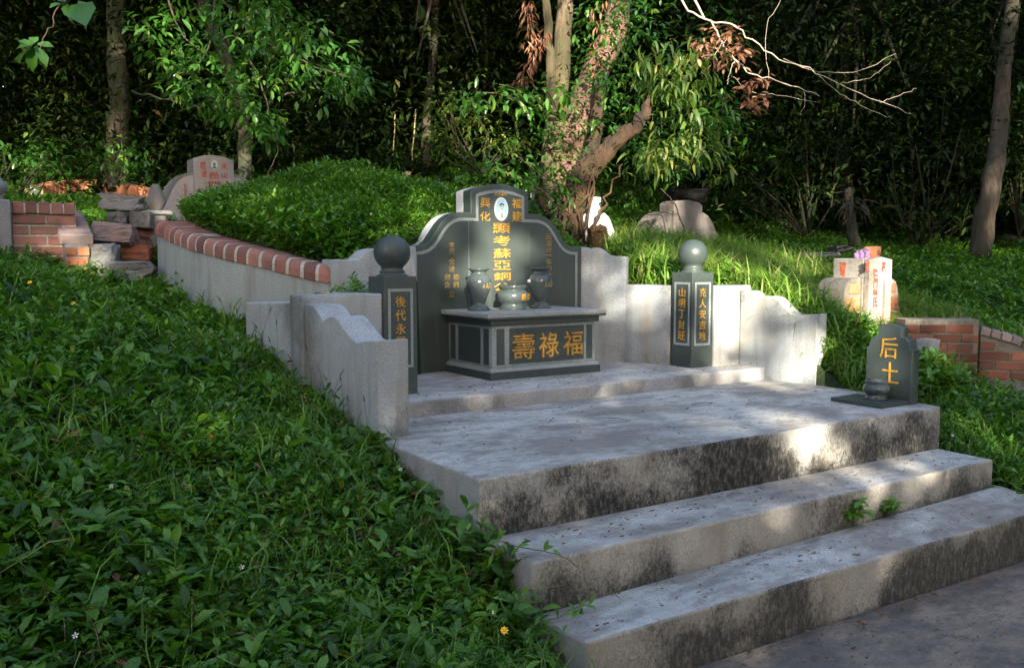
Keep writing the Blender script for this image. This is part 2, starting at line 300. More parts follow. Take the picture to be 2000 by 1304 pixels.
# ---------------------------------------------------------------- terrain
CTRL = np.array([(x, y, z) for x, y, z in [
 (0, 0, .02), (-3, 0, .1), (3, -2, -.05), (7, -2, -.1), (1.5, 1.5, .0), (1.88, 2.4, .03), (1.88, 2.8, .15), (1.88, 3.2, .33), (1.88, 3.98, .62), (1.82, 4.5, .75), (1.76, 5.1, .89), (1.68, 5.7, 1.05), (1.3, 4.2, .72), (1.2, 5.2, .98), (1.4, 3.2, .42), (1.9, 6.1, 1.20), (2.2, 5.4, 1.30),
 (.8, 2.4, .22), (.8, 3.6, .68), (.8, 5, 1.08), (.8, 6.4, 1.33), (-.5, 2.5, .32), (-1, 4, .85), (-1, 6, 1.3), (-3, 3, .5), (-4, 7, 1.5), (0, 0.9, .05),
 (1.55, 7.0, 1.33), (1.45, 7.9, 1.48), (.8, 7.4, 1.46), (.2, 7.3, 1.53), (-1, 8, 1.65), (.8, 8.6, 1.80), (0, 9, 1.92), (1.7, 9.6, 1.92), (1.7, 12, 2.22), (-2, 12, 2.2), (3.5, 10.5, 2.1), (3.6, 13, 2.42), (1.7, 14, 2.42), (2.4, 14.6, 2.5), (-1, 14, 2.45),
 (6.0, 2.0, .02), (5.7, 2.6, .2), (5.6, 3.1, .36), (5.6, 3.7, .55), (5.75, 4.3, .86), (5.7, 4.9, 1.2), (5.2, 5.6, 1.33), (5.6, 6.5, 1.50), (5.0, 7.5, 1.62), (6.2, 5.6, 1.25), (6.0, 4.6, 1.0), (6.6, 4.0, .62), (6.7, 4.3, .68), (6.4, 4.8, .95), (7.2, 3.6, .60), (7.6, 4.6, .95), (6.6, 3.0, .45), (8, 2, .2), (9, 4, .85), (7.6, 5.6, 1.25), (8, 8, 1.72), (6.5, 8.2, 1.72), (9.5, 6.5, 1.55), (10, 8, 1.8), (12, 5, 1.4), (14, 9, 2.0), (7.5, 10.5, 2.15), (7.5, 15.3, 3.4), (12.6, 12.8, 3.0), (10, 11, 2.4), (5.5, 12, 2.55), (18, 14, 3.4), (12, 20, 4.2), (3, 20, 4.1), (-6, 16, 3.5), (-8, 4, 1.0), (20, 4, 1.8), (20, 26, 5.5), (0, 28, 5.4), (30, 16, 4.0), (-10, 26, 5.0), (0, -8, -.5), (12, -8, -.5), (-10, -8, -.5)]])
def _tps(A):
    n = len(A); d = np.linalg.norm(A[:, None, :2]-A[None, :, :2], axis=2); K = np.where(d > 0, d*d*np.log(d+1e-9), 0)+np.eye(n)*.02
    P = np.c_[np.ones(n), A[:, :2]]; L = np.block([[K, P], [P.T, np.zeros((3, 3))]]); return np.linalg.solve(L, np.r_[A[:, 2], 0, 0, 0])
TW = _tps(CTRL)
def hmap(x, y):
    x = np.asarray(x, float); y = np.asarray(y, float); sh = x.shape; X = np.c_[x.ravel(), y.ravel()]; out = np.zeros(len(X))
    for i in range(0, len(X), 20000):
        q = X[i:i+20000]; d = np.linalg.norm(q[:, None, :]-CTRL[None, :, :2], axis=2); K = np.where(d > 0, d*d*np.log(d+1e-9), 0); out[i:i+20000] = K@TW[:-3]+TW[-3]+q@TW[-2:]
    bump = .035*np.sin(x*2.3+1)*np.cos(y*1.9)+.02*np.sin(x*5.1+y*3.7)+.012*np.sin(x*9.7-y*7.3)
    return out.reshape(sh)+bump*np.clip((np.abs(x-3.6)-1.2), 0, 1)
MC = np.array([3.67, 7.23]); MR = 2.12
def capz(y): return np.interp(y, [5.65, 6.11, 6.65, 7.23, 7.8, 8.4, 9.3], [1.567, 1.69, 1.79, 1.895, 1.93, 1.9, 1.9])
def pit(x, y):
    a = (x > 2.03) & (x < 5.42) & (y > 2.42) & (y < 5.04)
    b = (x > 2.5) & (x < 4.76+np.clip(5.527-y, 0, 1)*.36) & (y > 2.4) & (y < 5.72)
    c = (x > 2.97) & (x < 4.50) & (y > 2.4) & (y < 5.88)
    return a | b | c
def ring_in(x, y):
    r = np.hypot(x-MC[0], y-MC[1]); return r < MR-.12
def ground(x, y):
    return hmap(x, y)
xs = np.r_[np.arange(-34, -4, 1.5), np.arange(-4, 1.4, .15), np.arange(1.4, 6.0, .06), np.arange(6.0, 12, .2), np.arange(12, 50, 1.5)]
ys = np.r_[np.arange(-24, 0, 1.5), np.arange(0, 2.1, .15), np.arange(2.1, 6.4, .06), np.arange(6.4, 12, .2), np.arange(12, 55, 1.5)]
GX, GY = np.meshgrid(xs, ys); GZ = ground(GX, GY)
GZ = np.where(pit(GX, GY), np.minimum(GZ, -.25), GZ)
PAVEMASK = (GX > 1.3) & (GY < 2.44) & (GX > 2.0-.0) 
GZ = np.where(PAVEMASK & (GX < 9.5) & (GY > -4), np.minimum(GZ, -.12), GZ)
me = bpy.data.meshes.new('ground'); nx, ny = len(xs), len(ys)
idx = np.arange(nx*ny).reshape(ny, nx); q = np.stack([idx[:-1, :-1], idx[:-1, 1:], idx[1:, 1:], idx[1:, :-1]], -1).reshape(-1, 4)
me.from_pydata(np.c_[GX.ravel(), GY.ravel(), GZ.ravel()].tolist(), [], q.tolist()); me.materials.append(M_SOIL)
me.polygons.foreach_set('use_smooth', [True]*len(me.polygons)); o = bpy.data.objects.new('ground', me); COL.objects.link(o); tag(o, kind='structure')
# grave mound
def mound_z(x, y):
    r = np.hypot(x-MC[0], y-MC[1]); r = r/np.minimum(1.95, 1.385/np.maximum(-(y-MC[1])/np.maximum(r, 1e-6), 1e-3)); a = np.clip(1-r*r, 0, 1)
    r0 = np.hypot(x-MC[0], y-MC[1]); z = capz(MC[1]+(y-MC[1])*(1+.13*(r0/1.9)**2))-.02+.42*a**.7-np.clip(x-3.5, 0, 3)*.26+(.035*np.sin(x*5)*np.cos(y*4.3)+.03*np.sin(x*9.3+1)*np.sin(y*8.1))*a**.5+.07*np.clip(y-7.3, 0, 1)*a
    return z
v = [(MC[0], MC[1], float(mound_z(MC[0], MC[1])))]; f = []; NR, NA = 26, 90
for i in range(1, NR+1):
    for k in range(NA):
        a = 2*math.pi*k/NA; r = min(1.95, 1.40/max(-math.sin(a), 1e-3))*i/NR; x, y = MC[0]+r*math.cos(a), MC[1]+r*math.sin(a); v.append((x, y, float(mound_z(np.float64(x), np.float64(y))) if i < NR else .9))
for k in range(NA): f.append((0, 1+k, 1+(k+1) % NA))
for i in range(NR-1):
    for k in range(NA): f.append((1+i*NA+k, 1+(i+1)*NA+k, 1+(i+1)*NA+(k+1) % NA, 1+i*NA+(k+1) % NA))
mb = MB(); mb.add(v, f, smooth=True); tag(mb.build('grave_mound', M_SOIL), kind='structure')
# pavement in front of the steps
mb = MB(); px = [1.93, 2.6, 3.4, 4.4, 5.5, 9.5]; pz = [.02, .015, .005, -.012, -.028, -.03]
for i in range(5): mb.add([(px[i], -4, pz[i]), (px[i+1], -4, pz[i+1]), (px[i+1], 2.46, pz[i+1]), (px[i], 2.46, pz[i])], [(0, 1, 2, 3)])
mb.add([(1.93, -4, .02), (1.93, 2.46, .02), (1.93, 2.46, -.2), (1.93, -4, -.2)], [(0, 1, 2, 3)])
o = mb.build('pavement', M_PAVE); tag(o, kind='structure')
# ---------------------------------------------------------------- main tomb: steps and platform
t = thing('tomb_platform', 'grey plaster platform with broad steps, black mould on its risers, carrying the dark granite tomb', 'platform', (3.6, 2.47, 0))
S0 = [(1.917, 3.181), (5.271, 3.181), (5.33, 3.6), (5.56, 4.16), (5.56, 4.95), (1.917, 4.95)]
MB().prism(S0, -.2, .694, 2, 1, [0, 2, 2, 2, 2, 2]).build('platform_slab', [M_RISER, M_TREAD, M_STEPSIDE], t, .014, 3)
MB().prism([(1.938, 2.823), (5.236, 2.823), (5.236, 3.181), (1.938, 3.181)], -.2, [.433, .431, .436, .437], 2, 1, [0, 2, 2, 2]).build('step', [M_RISER2, M_TREAD, M_STEPSIDE], t, .014, 3)
MB().prism([(1.937, 2.472), (5.30, 2.472), (5.30, 2.823), (1.937, 2.823)], -.25, [.243, .228, .272, .222], 2, 1, [0, 2, 2, 2]).build('step', [M_RISER3, M_TREAD, M_STEPSIDE], t, .014, 3)
UPY = 4.651
MB().prism([(1.96, UPY), (5.353, UPY), (5.32, 4.93), (4.84, 5.2), (4.70, 5.56), (4.5, 5.85), (2.8, 5.85), (2.4, 5.4), (2.35, 5.1), (1.96, 4.93)], .5, .789, 0, 1, [0]*10).build('altar_step', [M_UPRISER, M_UPSTEP], t, .014, 3)
# wing walls
def prof_wall(name, parent, p0, p1, thick, prof, zb, mat=M_WALL, bevel=.012, cut=None):
    """wall from p0 to p1, outline prof [(s,z)], extruded by thick to the left of the direction"""
    p0 = np.array(p0, float); d = np.array(p1, float)-p0; L = np.linalg.norm(d); d /= L; n = np.array([-d[1], d[0]])
    pts = [(p0[0]+d[0]*s, p0[1]+d[1]*s, z) for s, z in prof]+[(p0[0]+d[0]*prof[-1][0], p0[1]+d[1]*prof[-1][0], zb), (p0[0]+d[0]*prof[0][0], p0[1]+d[1]*prof[0][0], zb)]
    return MB().extr(pts, (n[0]*thick, n[1]*thick, 0)).build(name, mat, parent, bevel, 3)
def scurve(pts, k=4):
    out = []                                   # smooth through control points, cusps marked with a third item
    run = []
    for p in pts:
        run.append(p[:2])
        if len(p) > 2: out += _cr(run, k)[:-1]; run = [p[:2]]
    return out+_cr(run, k)
def _cr(P, k):
    P = [np.array(p, float) for p in P]
    if len(P) < 3: return [tuple(p) for p in P]
    o = []
    for i in range(len(P)-1):
        a, b, c, d = P[max(i-1, 0)], P[i], P[i+1], P[min(i+2, len(P)-1)]
        for j in range(k): s = j/k; o.append(tuple(.5*((2*b)+(-a+c)*s+(2*a-5*b+4*c-d)*s*s+(-a+3*b-3*c+d)*s**3)))
    return o+[tuple(P[-1])]
lw = thing('wing_wall', 'low grey plaster wing wall with scalloped top at the left of the tomb, half sunk in the leafy bank', 'wall', (1.9, 4.16, .69))
PL = scurve([(0, 1.203, 1), (.13, 1.190), (.19, 1.182), (.24, 1.190), (.30, 1.222), (.36, 1.26), (.41, 1.292), (.45, 1.303), (.50, 1.298), (.555, 1.278, 1), (.59, 1.302), (.635, 1.335), (.69, 1.355), (.76, 1.358, 1), (.775, 1.36, 1)])
prof_wall('side_wall', lw, (1.905, 4.16), (1.79, 5.13), -.19, PL, .45)
prof_wall('rear_wall', lw, (1.802, 5.135), (1.717, 5.74), -.19, [(0, 1.36), (.61, 1.34)], .8)
MB().box(1.795, 4.935, .6, 2.302, 5.13, 1.407).build('cross_wall', M_WALL, lw, .012, 3)
rw = thing('wing_wall', 'low grey plaster wing wall with scalloped top at the right of the tomb, its sunlit end beside green grass', 'wall', (5.45, 4.2, .69))
PR = scurve([(0, 1.21, 1), (.08, 1.203), (.17, 1.198), (.22, 1.21), (.28, 1.256), (.33, 1.30), (.37, 1.322), (.41, 1.33), (.45, 1.325), (.50, 1.303, 1), (.525, 1.334), (.56, 1.358), (.60, 1.366), (.655, 1.366, 1), (.66, 1.366, 1)])
prof_wall('side_wall', rw, (5.402, 4.232), (5.318, 4.893), -.135, PR, .45)
MB().box(5.051, 4.895, .6, 5.45, 5.09, 1.407).build('cross_wall', M_WALL, rw, .012, 3)
prof_wall('return_wall', rw, (4.694, 5.527), (4.842, 5.152), .19, [(0, 1.406), (.40, 1.406)], .6)
# headstone
HY = 5.78; HX = 3.675
half = [(0, 2.172), (.06, 2.169), (.12, 2.160), (.19, 2.143), (.258, 2.118), (.258, 1.957), (.30, 1.957), (.36, 1.955), (.42, 1.938), (.47, 1.910), (.51, 1.872), (.545, 1.826), (.575, 1.782), (.605, 1.744), (.64, 1.720), (.68, 1.709), (.773, 1.707)]
def outline(inset=0, zbot=.76, h=half):
    P = [np.array(p) for p in h]; out = []
    for i, p in enumerate(P):
        a = P[i-1] if i else p+np.array([-1, 0]); b = P[i+1] if i < len(P)-1 else p+np.array([0, -1])
        d1 = (p-a)/np.linalg.norm(p-a); d2 = (b-p)/np.linalg.norm(b-p); n1 = np.array([d1[1], -d1[0]]); n2 = np.array([d2[1], -d2[0]])
        m = n1+n2; m = m/np.linalg.norm(m); k = inset/max(.35, m@n1); out.append(p+m*k)
    R = [(q[0], q[1]) for q in out]+[(out[-1][0], zbot)]; return R
hs = thing('headstone', 'dark green granite headstone with stepped curved top, gold inscription and oval portrait', 'headstone', (HX, HY, .789))
def hs_poly(ins, y, zb=.70, gx=0):
    R = outline(ins, zb); L = [(-a, b) for a, b in R[1:]][::-1]; return [(HX+a, y, b) for a, b in L+R]
MB().extr(hs_poly(0, HY), (0, .114, 0)).build('granite_slab', M_GRAN, hs, .005)
MB().extr(hs_poly(-.0, HY+.1145), (0, .11, 0)).build('plaster_backing', M_BACKCON, hs, .008)
def ribbon(mb, A, B, y, t=.004):
    for i in range(len(A)-1):
        q = [A[i], A[i+1], B[i+1], B[i]]; mb.extr([(HX+a, y-t, b) for a, b in q], (0, t+.001, 0))
A = outline(.042, 1.2); B = outline(.064, 1.2); mb = MB(); ribbon(mb, A, B, HY); ribbon(mb, [(-a, b) for a, b in A], [(-a, b) for a, b in B], HY); mb.build('inlaid_stripe', M_STRIPE, hs)
mb = MB(); mb.box(HX-.278, HY-.0015, 1.2, HX-.275, HY+.01, 1.9); mb.build('joint_line', M_STRIPE, hs)
def hs_text(name, items, mat, bold=.012, y=HY, zoom=None, parent=None, t=.003):
    mb = MB()
    for ch, u0, v0, u1, v1 in items:
        if zoom: s, ou, ov = zoom; u0, u1, v0, v1 = ou+u0/s, ou+u1/s, ov+v0/s, ov+v1/s
        a = at(u0, v1, y=y); b = at(u1, v0, y=y)
        put_glyph(mb, ch, plane_fn((a[0], y, a[2]), (1, 0, 0), (0, 0, 1), (0, -1, 0), b[0]-a[0], b[2]-a[2], t), bold)
    return mb.build(name, mat, parent)
Z5 = (5.218, 880, 350); Z6 = (4.3475, 780, 340)
hs_text('inscription', [('顯', 428, 450, 606, 548), ('考', 435, 575, 606, 675), ('蘇', 435, 705, 612, 805), ('亞', 437, 828, 612, 922), ('銅', 440, 948, 612, 1032), ('公', 440, 1055, 612, 1140)], M_GOLD, .006, zoom=Z5, parent=hs)
hs_text('place_name', [('興', 303, 190, 402, 288), ('化', 300, 332, 404, 425)], M_GOLD, .006, zoom=Z5, parent=hs)
hs_text('place_name', [('福', 625, 200, 727, 297), ('建', 625, 328, 727, 432)], M_GOLD, .006, zoom=Z5, parent=hs)
hs_text('plot_number', [('A', 450, 132, 480, 168), ('A', 484, 132, 514, 168), ('1', 522, 132, 536, 168), ('6', 544, 132, 574, 168)], M_GOLD, .02, zoom=Z5, parent=hs)
hs_text('descendants_text', [('孝', 420, 578, 468, 628), ('男', 420, 634, 466, 684), ('金', 420, 712, 472, 768), ('榜', 420, 778, 468, 832), ('國', 462, 852, 504, 902), ('麟', 458, 912, 506, 968), ('國', 388, 852, 430, 902), ('良', 386, 915, 430, 970), ('立', 418, 988, 470, 1044)], M_GOLD2, .006, zoom=Z6, parent=hs)
hs_text('date_text', [('民', 1246, 506, 1292, 556), ('國', 1248, 562, 1290, 612), ('卅', 1246, 620, 1292, 664), ('一', 1246, 680, 1292, 692), ('年', 1246, 716, 1294, 772), ('四', 1250, 780, 1292, 812), ('十', 1254, 826, 1298, 880)], M_GOLD2, .004, zoom=Z6, parent=hs)
# portrait
pc = at(*(880+512/5.218, 350+307/5.218), y=HY); pr = .068
def ell(mb, cx, cz, rx, rz, y, mi=0, n=40, t=.004, f=None):
    P = [(cx+rx*math.cos(2*math.pi*i/n), y, cz+rz*math.sin(2*math.pi*i/n)) for i in range(n)]; mb.extr(P[::-1], (0, t, 0), mi)
rx_, rz_ = .061, .089
mb = MB(); ell(mb, pc[0], pc[2], rx_, rz_, HY-.012, t=.013); pl = mb.build('portrait_plaque', M_WHITEP, hs, .004)
mb = MB(); ell(mb, pc[0], pc[2], rx_*.84, rz_*.88, HY-.0135, 0); 
ell(mb, pc[0]+.002, pc[2]+.014, .018, .026, HY-.0155, 1); ell(mb, pc[0]+.001, pc[2]+.032, .020, .013, HY-.0162, 2); ell(mb, pc[0]+.002, pc[2]+.012, .0155, .021, HY-.0170, 1)
ell(mb, pc[0]-.006, pc[2]+.021, .0045, .0018, HY-.0176, 2, 12); ell(mb, pc[0]+.009, pc[2]+.021, .0045, .0018, HY-.0176, 2, 12); ell(mb, pc[0]+.002, pc[2]+.002, .0055, .0016, HY-.0176, 2, 12); ell(mb, pc[0]+.002, pc[2]+.012, .0018, .006, HY-.0174, 4, 12)
P = [(pc[0]+a, HY-.0152, pc[2]+b) for a, b in [(-.038, -.048), (-.033, -.028), (-.012, -.012), (.014, -.012), (.035, -.028), (.040, -.045), (.028, -.062), (.012, -.072), (-.010, -.072), (-.026, -.062)]]; mb.extr(P[::-1] if False else P, (0, .003, 0), 3)
mb.extr([(pc[0]+a, HY-.0162, pc[2]+b) for a, b in [(-.004, -.024), (.004, -.024), (.006, -.060), (.0, -.070), (-.005, -.060)]], (0, .002, 0), 2)
mb.build('portrait_picture', [M_BLUEP, M_SKIN, M_HAIR, M_WHITEP, plain('portrait_shadow', (.35, .32, .33), .4)], pl)
# shoulder walls of the headstone
sh = thing('shoulder_wall', 'short grey plaster wall with scalloped top joining the headstone on its right', 'wall', (4.6, 5.62, .789))
PS = scurve([(0, 1.700, 1), (.05, 1.706), (.09, 1.690, 1), (.115, 1.70), (.16, 1.698), (.20, 1.675), (.235, 1.645), (.27, 1.634, 1), (.385, 1.630, 1)])
prof_wall('wall_body', sh, (4.435, 5.80), (4.700, 5.522), .16, PS, .6)
sh = thing('shoulder_wall', 'short grey plaster wall with scalloped top between the curved brick-capped wall and the headstone', 'wall', (2.6, 5.62, .789))
PS2 = scurve([(0, 1.611, 1), (.16, 1.611), (.20, 1.630), (.24, 1.662), (.29, 1.680), (.34, 1.685), (.40, 1.67, 1), (.45, 1.69), (.50, 1.70), (.62, 1.70, 1)])
prof_wall('wall_body', sh, (2.262, 5.60), (2.88, 5.62), .19, PS2, .6)
prof_wall('return_wall', sh, (2.40, 5.13), (2.30, 5.595), .16, [(0, 1.40), (.47, 1.40)], .6)
# pillars
PWD = .22
def stripe_rect(mb, o, ax, w, h, sw, t=.003):
    """rectangular frame on a face: o lower corner, ax horizontal axis"""
    o = np.array(o, float); ax = np.array(ax, float); up = np.array([0, 0, 1.]); n = np.cross(ax, up)
    for a0, b0, a1, b1 in ((0, 0, w, sw), (0, h-sw, w, h), (0, sw, sw, h-sw), (w-sw, sw, w, h-sw)):
        mb.extr([o+ax*a+up*b+n*t for a, b in ((a0, b0), (a1, b0), (a1, b1), (a0, b1))], -n*(t+.002))
def pillar(x0, y0, label, texts):
    zt, zb = 1.5085, .789
    t = thing('granite_pillar', label, 'pillar', (x0+.11, y0+.11, zb), 'granite pillars flanking the altar')
    MB().box(x0, y0, zb-.05, x0+PWD, y0+PWD, zt).build('shaft', M_GRAN, t, .004)
    c = (x0+.11, y0+.11, zt); r = .113; pf = [(.098, 0), (.098, .006), (.078, .014), (.074, .02), (.078, .026), (.078, .031), (.070, .035), (.066, .042)]
    for k in range(0, 19):
        a = math.radians(-52+k*142/18); pf.append((max(r*math.cos(a), .001), .143+r*math.sin(a)*.95))
    pf[-1] = (.001, .143+r*.95)
    MB().lathe(pf, c, 48).build('ball_finial', M_VASE if False else M_GRAN, t)
    for face, txt, mat in texts:
        ax, o = ((1, 0, 0), (x0+.026, y0, .955)) if face == 'front' else ((0, -1, 0), (x0, y0+PWD-.03, .955))
        w_, h_ = PWD-.054, .48
        mb = MB(); stripe_rect(mb, o, ax, w_, h_, .017); mb.build('panel_frame', M_STRIPE, t)
        mb = MB(); n = np.cross(ax, (0, 0, 1)); k = len(txt); ch = .066; st = (h_-.07)/5
        for i, c_ in enumerate(txt):
            z = .955+h_-.045-st*i-ch; q = np.array(o)+np.array(ax)*(w_/2-.034); put_glyph(mb, c_, plane_fn((q[0], q[1], z), ax, (0, 0, 1), n, .068, ch, .003), .008)
        mb.build('inscription', mat, t)
    return t
pillar(2.300, 4.913, 'dark granite pillar with ball top, partly hidden behind the near scalloped wing wall', [('front', '後代永昌', M_GOLD)])
pillar(4.828, 4.913, 'dark granite pillar with ball top showing gold writing on two faces, in front of bright grass', [('front', '克人安吉地', M_GOLD), ('side', '山明丁財旺', M_GOLD)])
# altar
t = thing('altar_table', 'low dark granite altar table with pale inlaid frames and large gold characters on its front', 'altar', (3.67, 5.45, .789))
AX0, AX1, AY0, AY1 = 3.205, 4.130, 5.160, HY-.002
MB().box(AX0-.012, AY0-.014, .78, AX1+.012, AY1, .842).build('plinth', M_PANEL, t, .004)
mb = MB(); mb.add([(AX0-.010, AY0-.012, .8425), (AX1+.010, AY0-.012, .8425), (AX1+.010, AY1, .8425), (AX0-.010, AY1, .8425), (AX0+.006, AY0+.006, .868), (AX1-.006, AY0+.006, .868), (AX1-.006, AY1, .868), (AX0+.006, AY1, .868)], [(3, 2, 1, 0), (4, 5, 6, 7), (0, 1, 5, 4), (1, 2, 6, 5), (2, 3, 7, 6), (3, 0, 4, 7)]); mb.build('base_moulding', M_STRIPE, t, .003)
BX0, BX1, BY0 = AX0+.016, AX1-.016, AY0+.016
MB().box(BX0, BY0, .8685, BX1, AY1, 1.157).build('carcass', M_STRIPE, t, .003)
pz0, pz1 = .888, 1.136
mb = MB()
Wd = BX1-BX0
for a, b in ((.038, .100), (.140, Wd-.108), (Wd-.082, Wd-.030)): mb.box(BX0+a, BY0-.0035, pz0, BX0+b, BY0+.002, pz1)
Ld = AY1-BY0
for a, b in ((.038, .105), (.150, Ld-.15), (Ld-.105, Ld-.038)): mb.box(BX0-.0035, BY0+a, pz0, BX0+.002, BY0+b, pz1); mb.box(BX1-.002, BY0+a, pz0, BX1+.0035, BY0+b, pz1)
mb.build('dark_panel', M_PANEL, t)
MB().box(AX0-.005, AY0-.005, 1.1575, AX1+.005, AY1, 1.201).build('cornice', M_GRAN, t, .006)
MB().box(3.157, 5.118, 1.2015, 4.170, AY1, 1.2135).build('tabletop_underside', M_PANEL, t, .003)
MB().box(3.155, 5.116, 1.214, 4.172, AY1, 1.245).build('tabletop', M_TOP, t, .006)
hs_text('inscription', [('壽', 885, 352, 1140, 665), ('祿', 1190, 340, 1418, 635), ('福', 1470, 325, 1690, 612)], M_GOLD, .002, y=BY0-.004, zoom=(5.882, 850, 590), parent=t, t=.008)
# vases and burner
def vase(loc, label):
    t = thing('flower_vase', label, 'vase', loc, 'granite vases on the altar')
    P = [(.072, 0), (.076, .004), (.076, .010), (.066, .018), (.062, .024), (.052, .032), (.040, .040), (.037, .048), (.042, .065), (.054, .095), (.070, .135), (.080, .170), (.084, .195), (.082, .215), (.074, .235), (.062, .250), (.050, .260), (.045, .268), (.048, .276), (.060, .286), (.072, .293), (.074, .297), (.072, .300), (.055, .297), (.040, .28), (.035, .25), (.001, .24)]
    P = [(r*1.08, z) for r, z in P]
    MB().lathe(P, loc, 48).build('vase_body', M_VASE, t)
    mb = MB(); 
    for i, ch in enumerate('AA16'):
        a0 = -.30+i*.30*1.0
        def fn(a, b, c, a0=a0):
            z = .158+b*.042; r = float(np.interp(z, [.135, .17, .195, .215], [.070, .080, .084, .082]))*1.08+.0008+.001*(c+.5); th = math.radians(-90+12)+a0+(a-.5)*.23
            return (loc[0]+r*math.cos(th), loc[1]+r*math.sin(th), loc[2]+z)
        put_glyph(mb, ch, fn, .01)
    mb.build('plot_number', M_GOLD2, t); return t
vase((3.333, 5.53, 1.245), 'grey granite vase at the left of the incense burner on the altar')
vase((3.870, 5.53, 1.245), 'grey granite vase at the right of the incense burner on the altar')
def burner(loc, s, label, txt=None):
    t = thing('incense_burner', label, 'incense burner', loc)
    P = [(.100, 0), (.103, .005), (.100, .012), (.094, .022), (.090, .036), (.088, .045), (.100, .055), (.116, .072), (.124, .095), (.121, .118), (.110, .135), (.100, .143), (.096, .147), (.098, .153), (.106, .158), (.107, .178), (.104, .184), (.092, .184), (.088, .165), (.001, .163)]
    P = [(r*s, z*s) for r, z in P]; MB().lathe(P, loc, 48).build('burner_body', M_VASE, t)
    MB().lathe([(.001, .160*s), (.087*s, .160*s), (.07*s, .168*s), (.001, .174*s)], loc, 24).build('ash_bed', M_ASH, t)
    mb = MB()
    if txt:
        for i, ch in enumerate(txt):
            def fn(a, b, c, i=i):
                z = .070+b*.048; r = float(np.interp(z, [.07, .095, .118], [.116, .1245, .1215]))+.0008+.001*(c+.5); th = math.radians(-90-2)+i*.46+(a-.5)*.36+.15
                return (loc[0]+r*math.cos(th), loc[1]+r*math.sin(th), loc[2]+z)
            put_glyph(mb, ch, fn, .02)
        mb.build('inscription', M_GOLD, t)
    return t
burner((3.606, 5.50, 1.245), .97, 'round granite incense burner with gold characters between the two vases', '銅亞蘇')
def sticks(base, n, h, label):
    mb = MB()
    for i in range(n):
        p = np.array(base)+np.array([random.uniform(-.012, .012), random.uniform(-.012, .012), 0]); mb.tube([p, p+np.array([random.uniform(-.006, .006), random.uniform(-.006, .006), h*random.uniform(.6, 1)])], .0016, 5)
    o = mb.build('incense_sticks', M_INC); tag(o, label, 'incense'); return o
sticks((3.60, 5.47, 1.41), 5, .055, 'short burnt pink incense sticks standing in the burner on the altar')
mb = MB(); q = at(1033, 549, y=5.47); mb.lathe([(.001, -.012), (.010, -.008), (.013, 0), (.008, .010), (.001, .012)], q, 12); tag(mb.build('white_shell', M_SHELL), 'small white shell resting on the rim of the altar incense burner', 'shell')
# earth god stone
t = thing('earth_god_stone', 'small dark green granite stele with gold characters on the right front corner of the platform', 'stele', (5.2, 3.5, .694))
MB().box(4.880, 3.330, .692, 5.160, 3.700, .720).build('base_slab', M_GRAN, t, .004)
sx = 5.165; yA, yB = 3.322, float(at(1690, 770, x=5.165)[1]); yc = (yA+yB)/2; hw = (yB-yA)/2; z0 = .692
z_sh = float(at(1781, 683, x=sx)[2]); z_sh2 = float(at(1757, 658, x=sx)[2]); z_top = float(at(1738, 632, x=sx)[2])
hf = [(0, z_top), (hw*.2, z_top-.004), (hw*.38, z_top-.014), (hw*.50, z_top-.026), (hw*.50, z_sh2+.010), (hw*.52, z_sh2), (hw*.68, z_sh2-.006), (hw*.80, z_sh2-.022), (hw*.87, z_sh2-.045), (hw*.90, z_sh), (hw, z_sh-.004)]
R = [(a, b) for a, b in hf]+[(hw, z0)]; L = [(-a, b) for a, b in R[1:]][::-1]
MB().extr([(sx, yc-a, b) for a, b in L+R], (.078, 0, 0)).build('stele_slab', M_GRAN, t, .003)
mb = MB()
for ch, u0, v0, u1, v1 in (('后', 1718, 660, 1754, 697), ('土', 1720, 709, 1756, 745)):
    a = at(u0, v1, x=sx); b = at(u1, v0, x=sx); put_glyph(mb, ch, plane_fn((sx, a[1], a[2]), (0, -1, 0), (0, 0, 1), (-1, 0, 0), a[1]-b[1], b[2]-a[2], .006), .0)
mb.build('inscription', M_GOLD, t)
bq = at(1722, 781, z=.720); burner((bq[0]+.02, bq[1]+.055, .720), .66, 'small round granite incense burner in front of the gold lettered stele')
sticks((bq[0]+.00, bq[1]+.06, .83), 2, .085, 'thin incense stick standing in the small burner by the stele')
# ---------------------------------------------------------------- curved retaining wall
t = thing('retaining_wall', 'curved rendered retaining wall capped with rounded red bricks round the grassy mound', 'retaining wall', (1.7, 6.4, 1.2))
mb = MB(); N = 70; a0, a1 = math.radians(228.6), math.radians(108)
vv = []; ff = []
for i in range(N+1):
    a = a0+(a1-a0)*i/N; c, s_ = math.cos(a), math.sin(a)
    for dr, z in ((0, .8), (0, None), (-.2, None), (-.2, .8)):
        x, y = MC[0]+(MR-.004+dr)*c, MC[1]+(MR-.004+dr)*s_; zz = float(capz(MC[1]+MR*s_))-.112 if z is None else z; vv.append((x, y, zz))
for i in range(N):
    for k in range(4): ff.append((i*4+k, i*4+(k+1) % 4, i*4+4+(k+1) % 4, i*4+4+k))
ff += [(3, 2, 1, 0), tuple(N*4+k for k in range(4))]; mb.add(vv, ff); mb.build('rendered_wall', M_RENDER, t)
def cap_seg(mb, aa, ab, prof, mi, r=None, dz=0):
    v = []
    for a in (aa, ab):
        c, s_ = math.cos(a), math.sin(a); zc = float(capz(MC[1]+MR*s_))+dz
        for dr, z in prof: v.append((MC[0]+(MR+dr)*c, MC[1]+(MR+dr)*s_, zc+z))
    n = len(prof); mb.add(v, [(i, (i+1) % n, n+(i+1) % n, n+i) for i in range(n)]+[tuple(range(n))[::-1], tuple(range(n, 2*n))], mi, r)
pb = [(0.012, -.115), (.012, -.06), (.006, -.035), (-.008, -.014), (-.03, -.003), (-.06, 0), (-.235, 0), (-.235, -.115)]
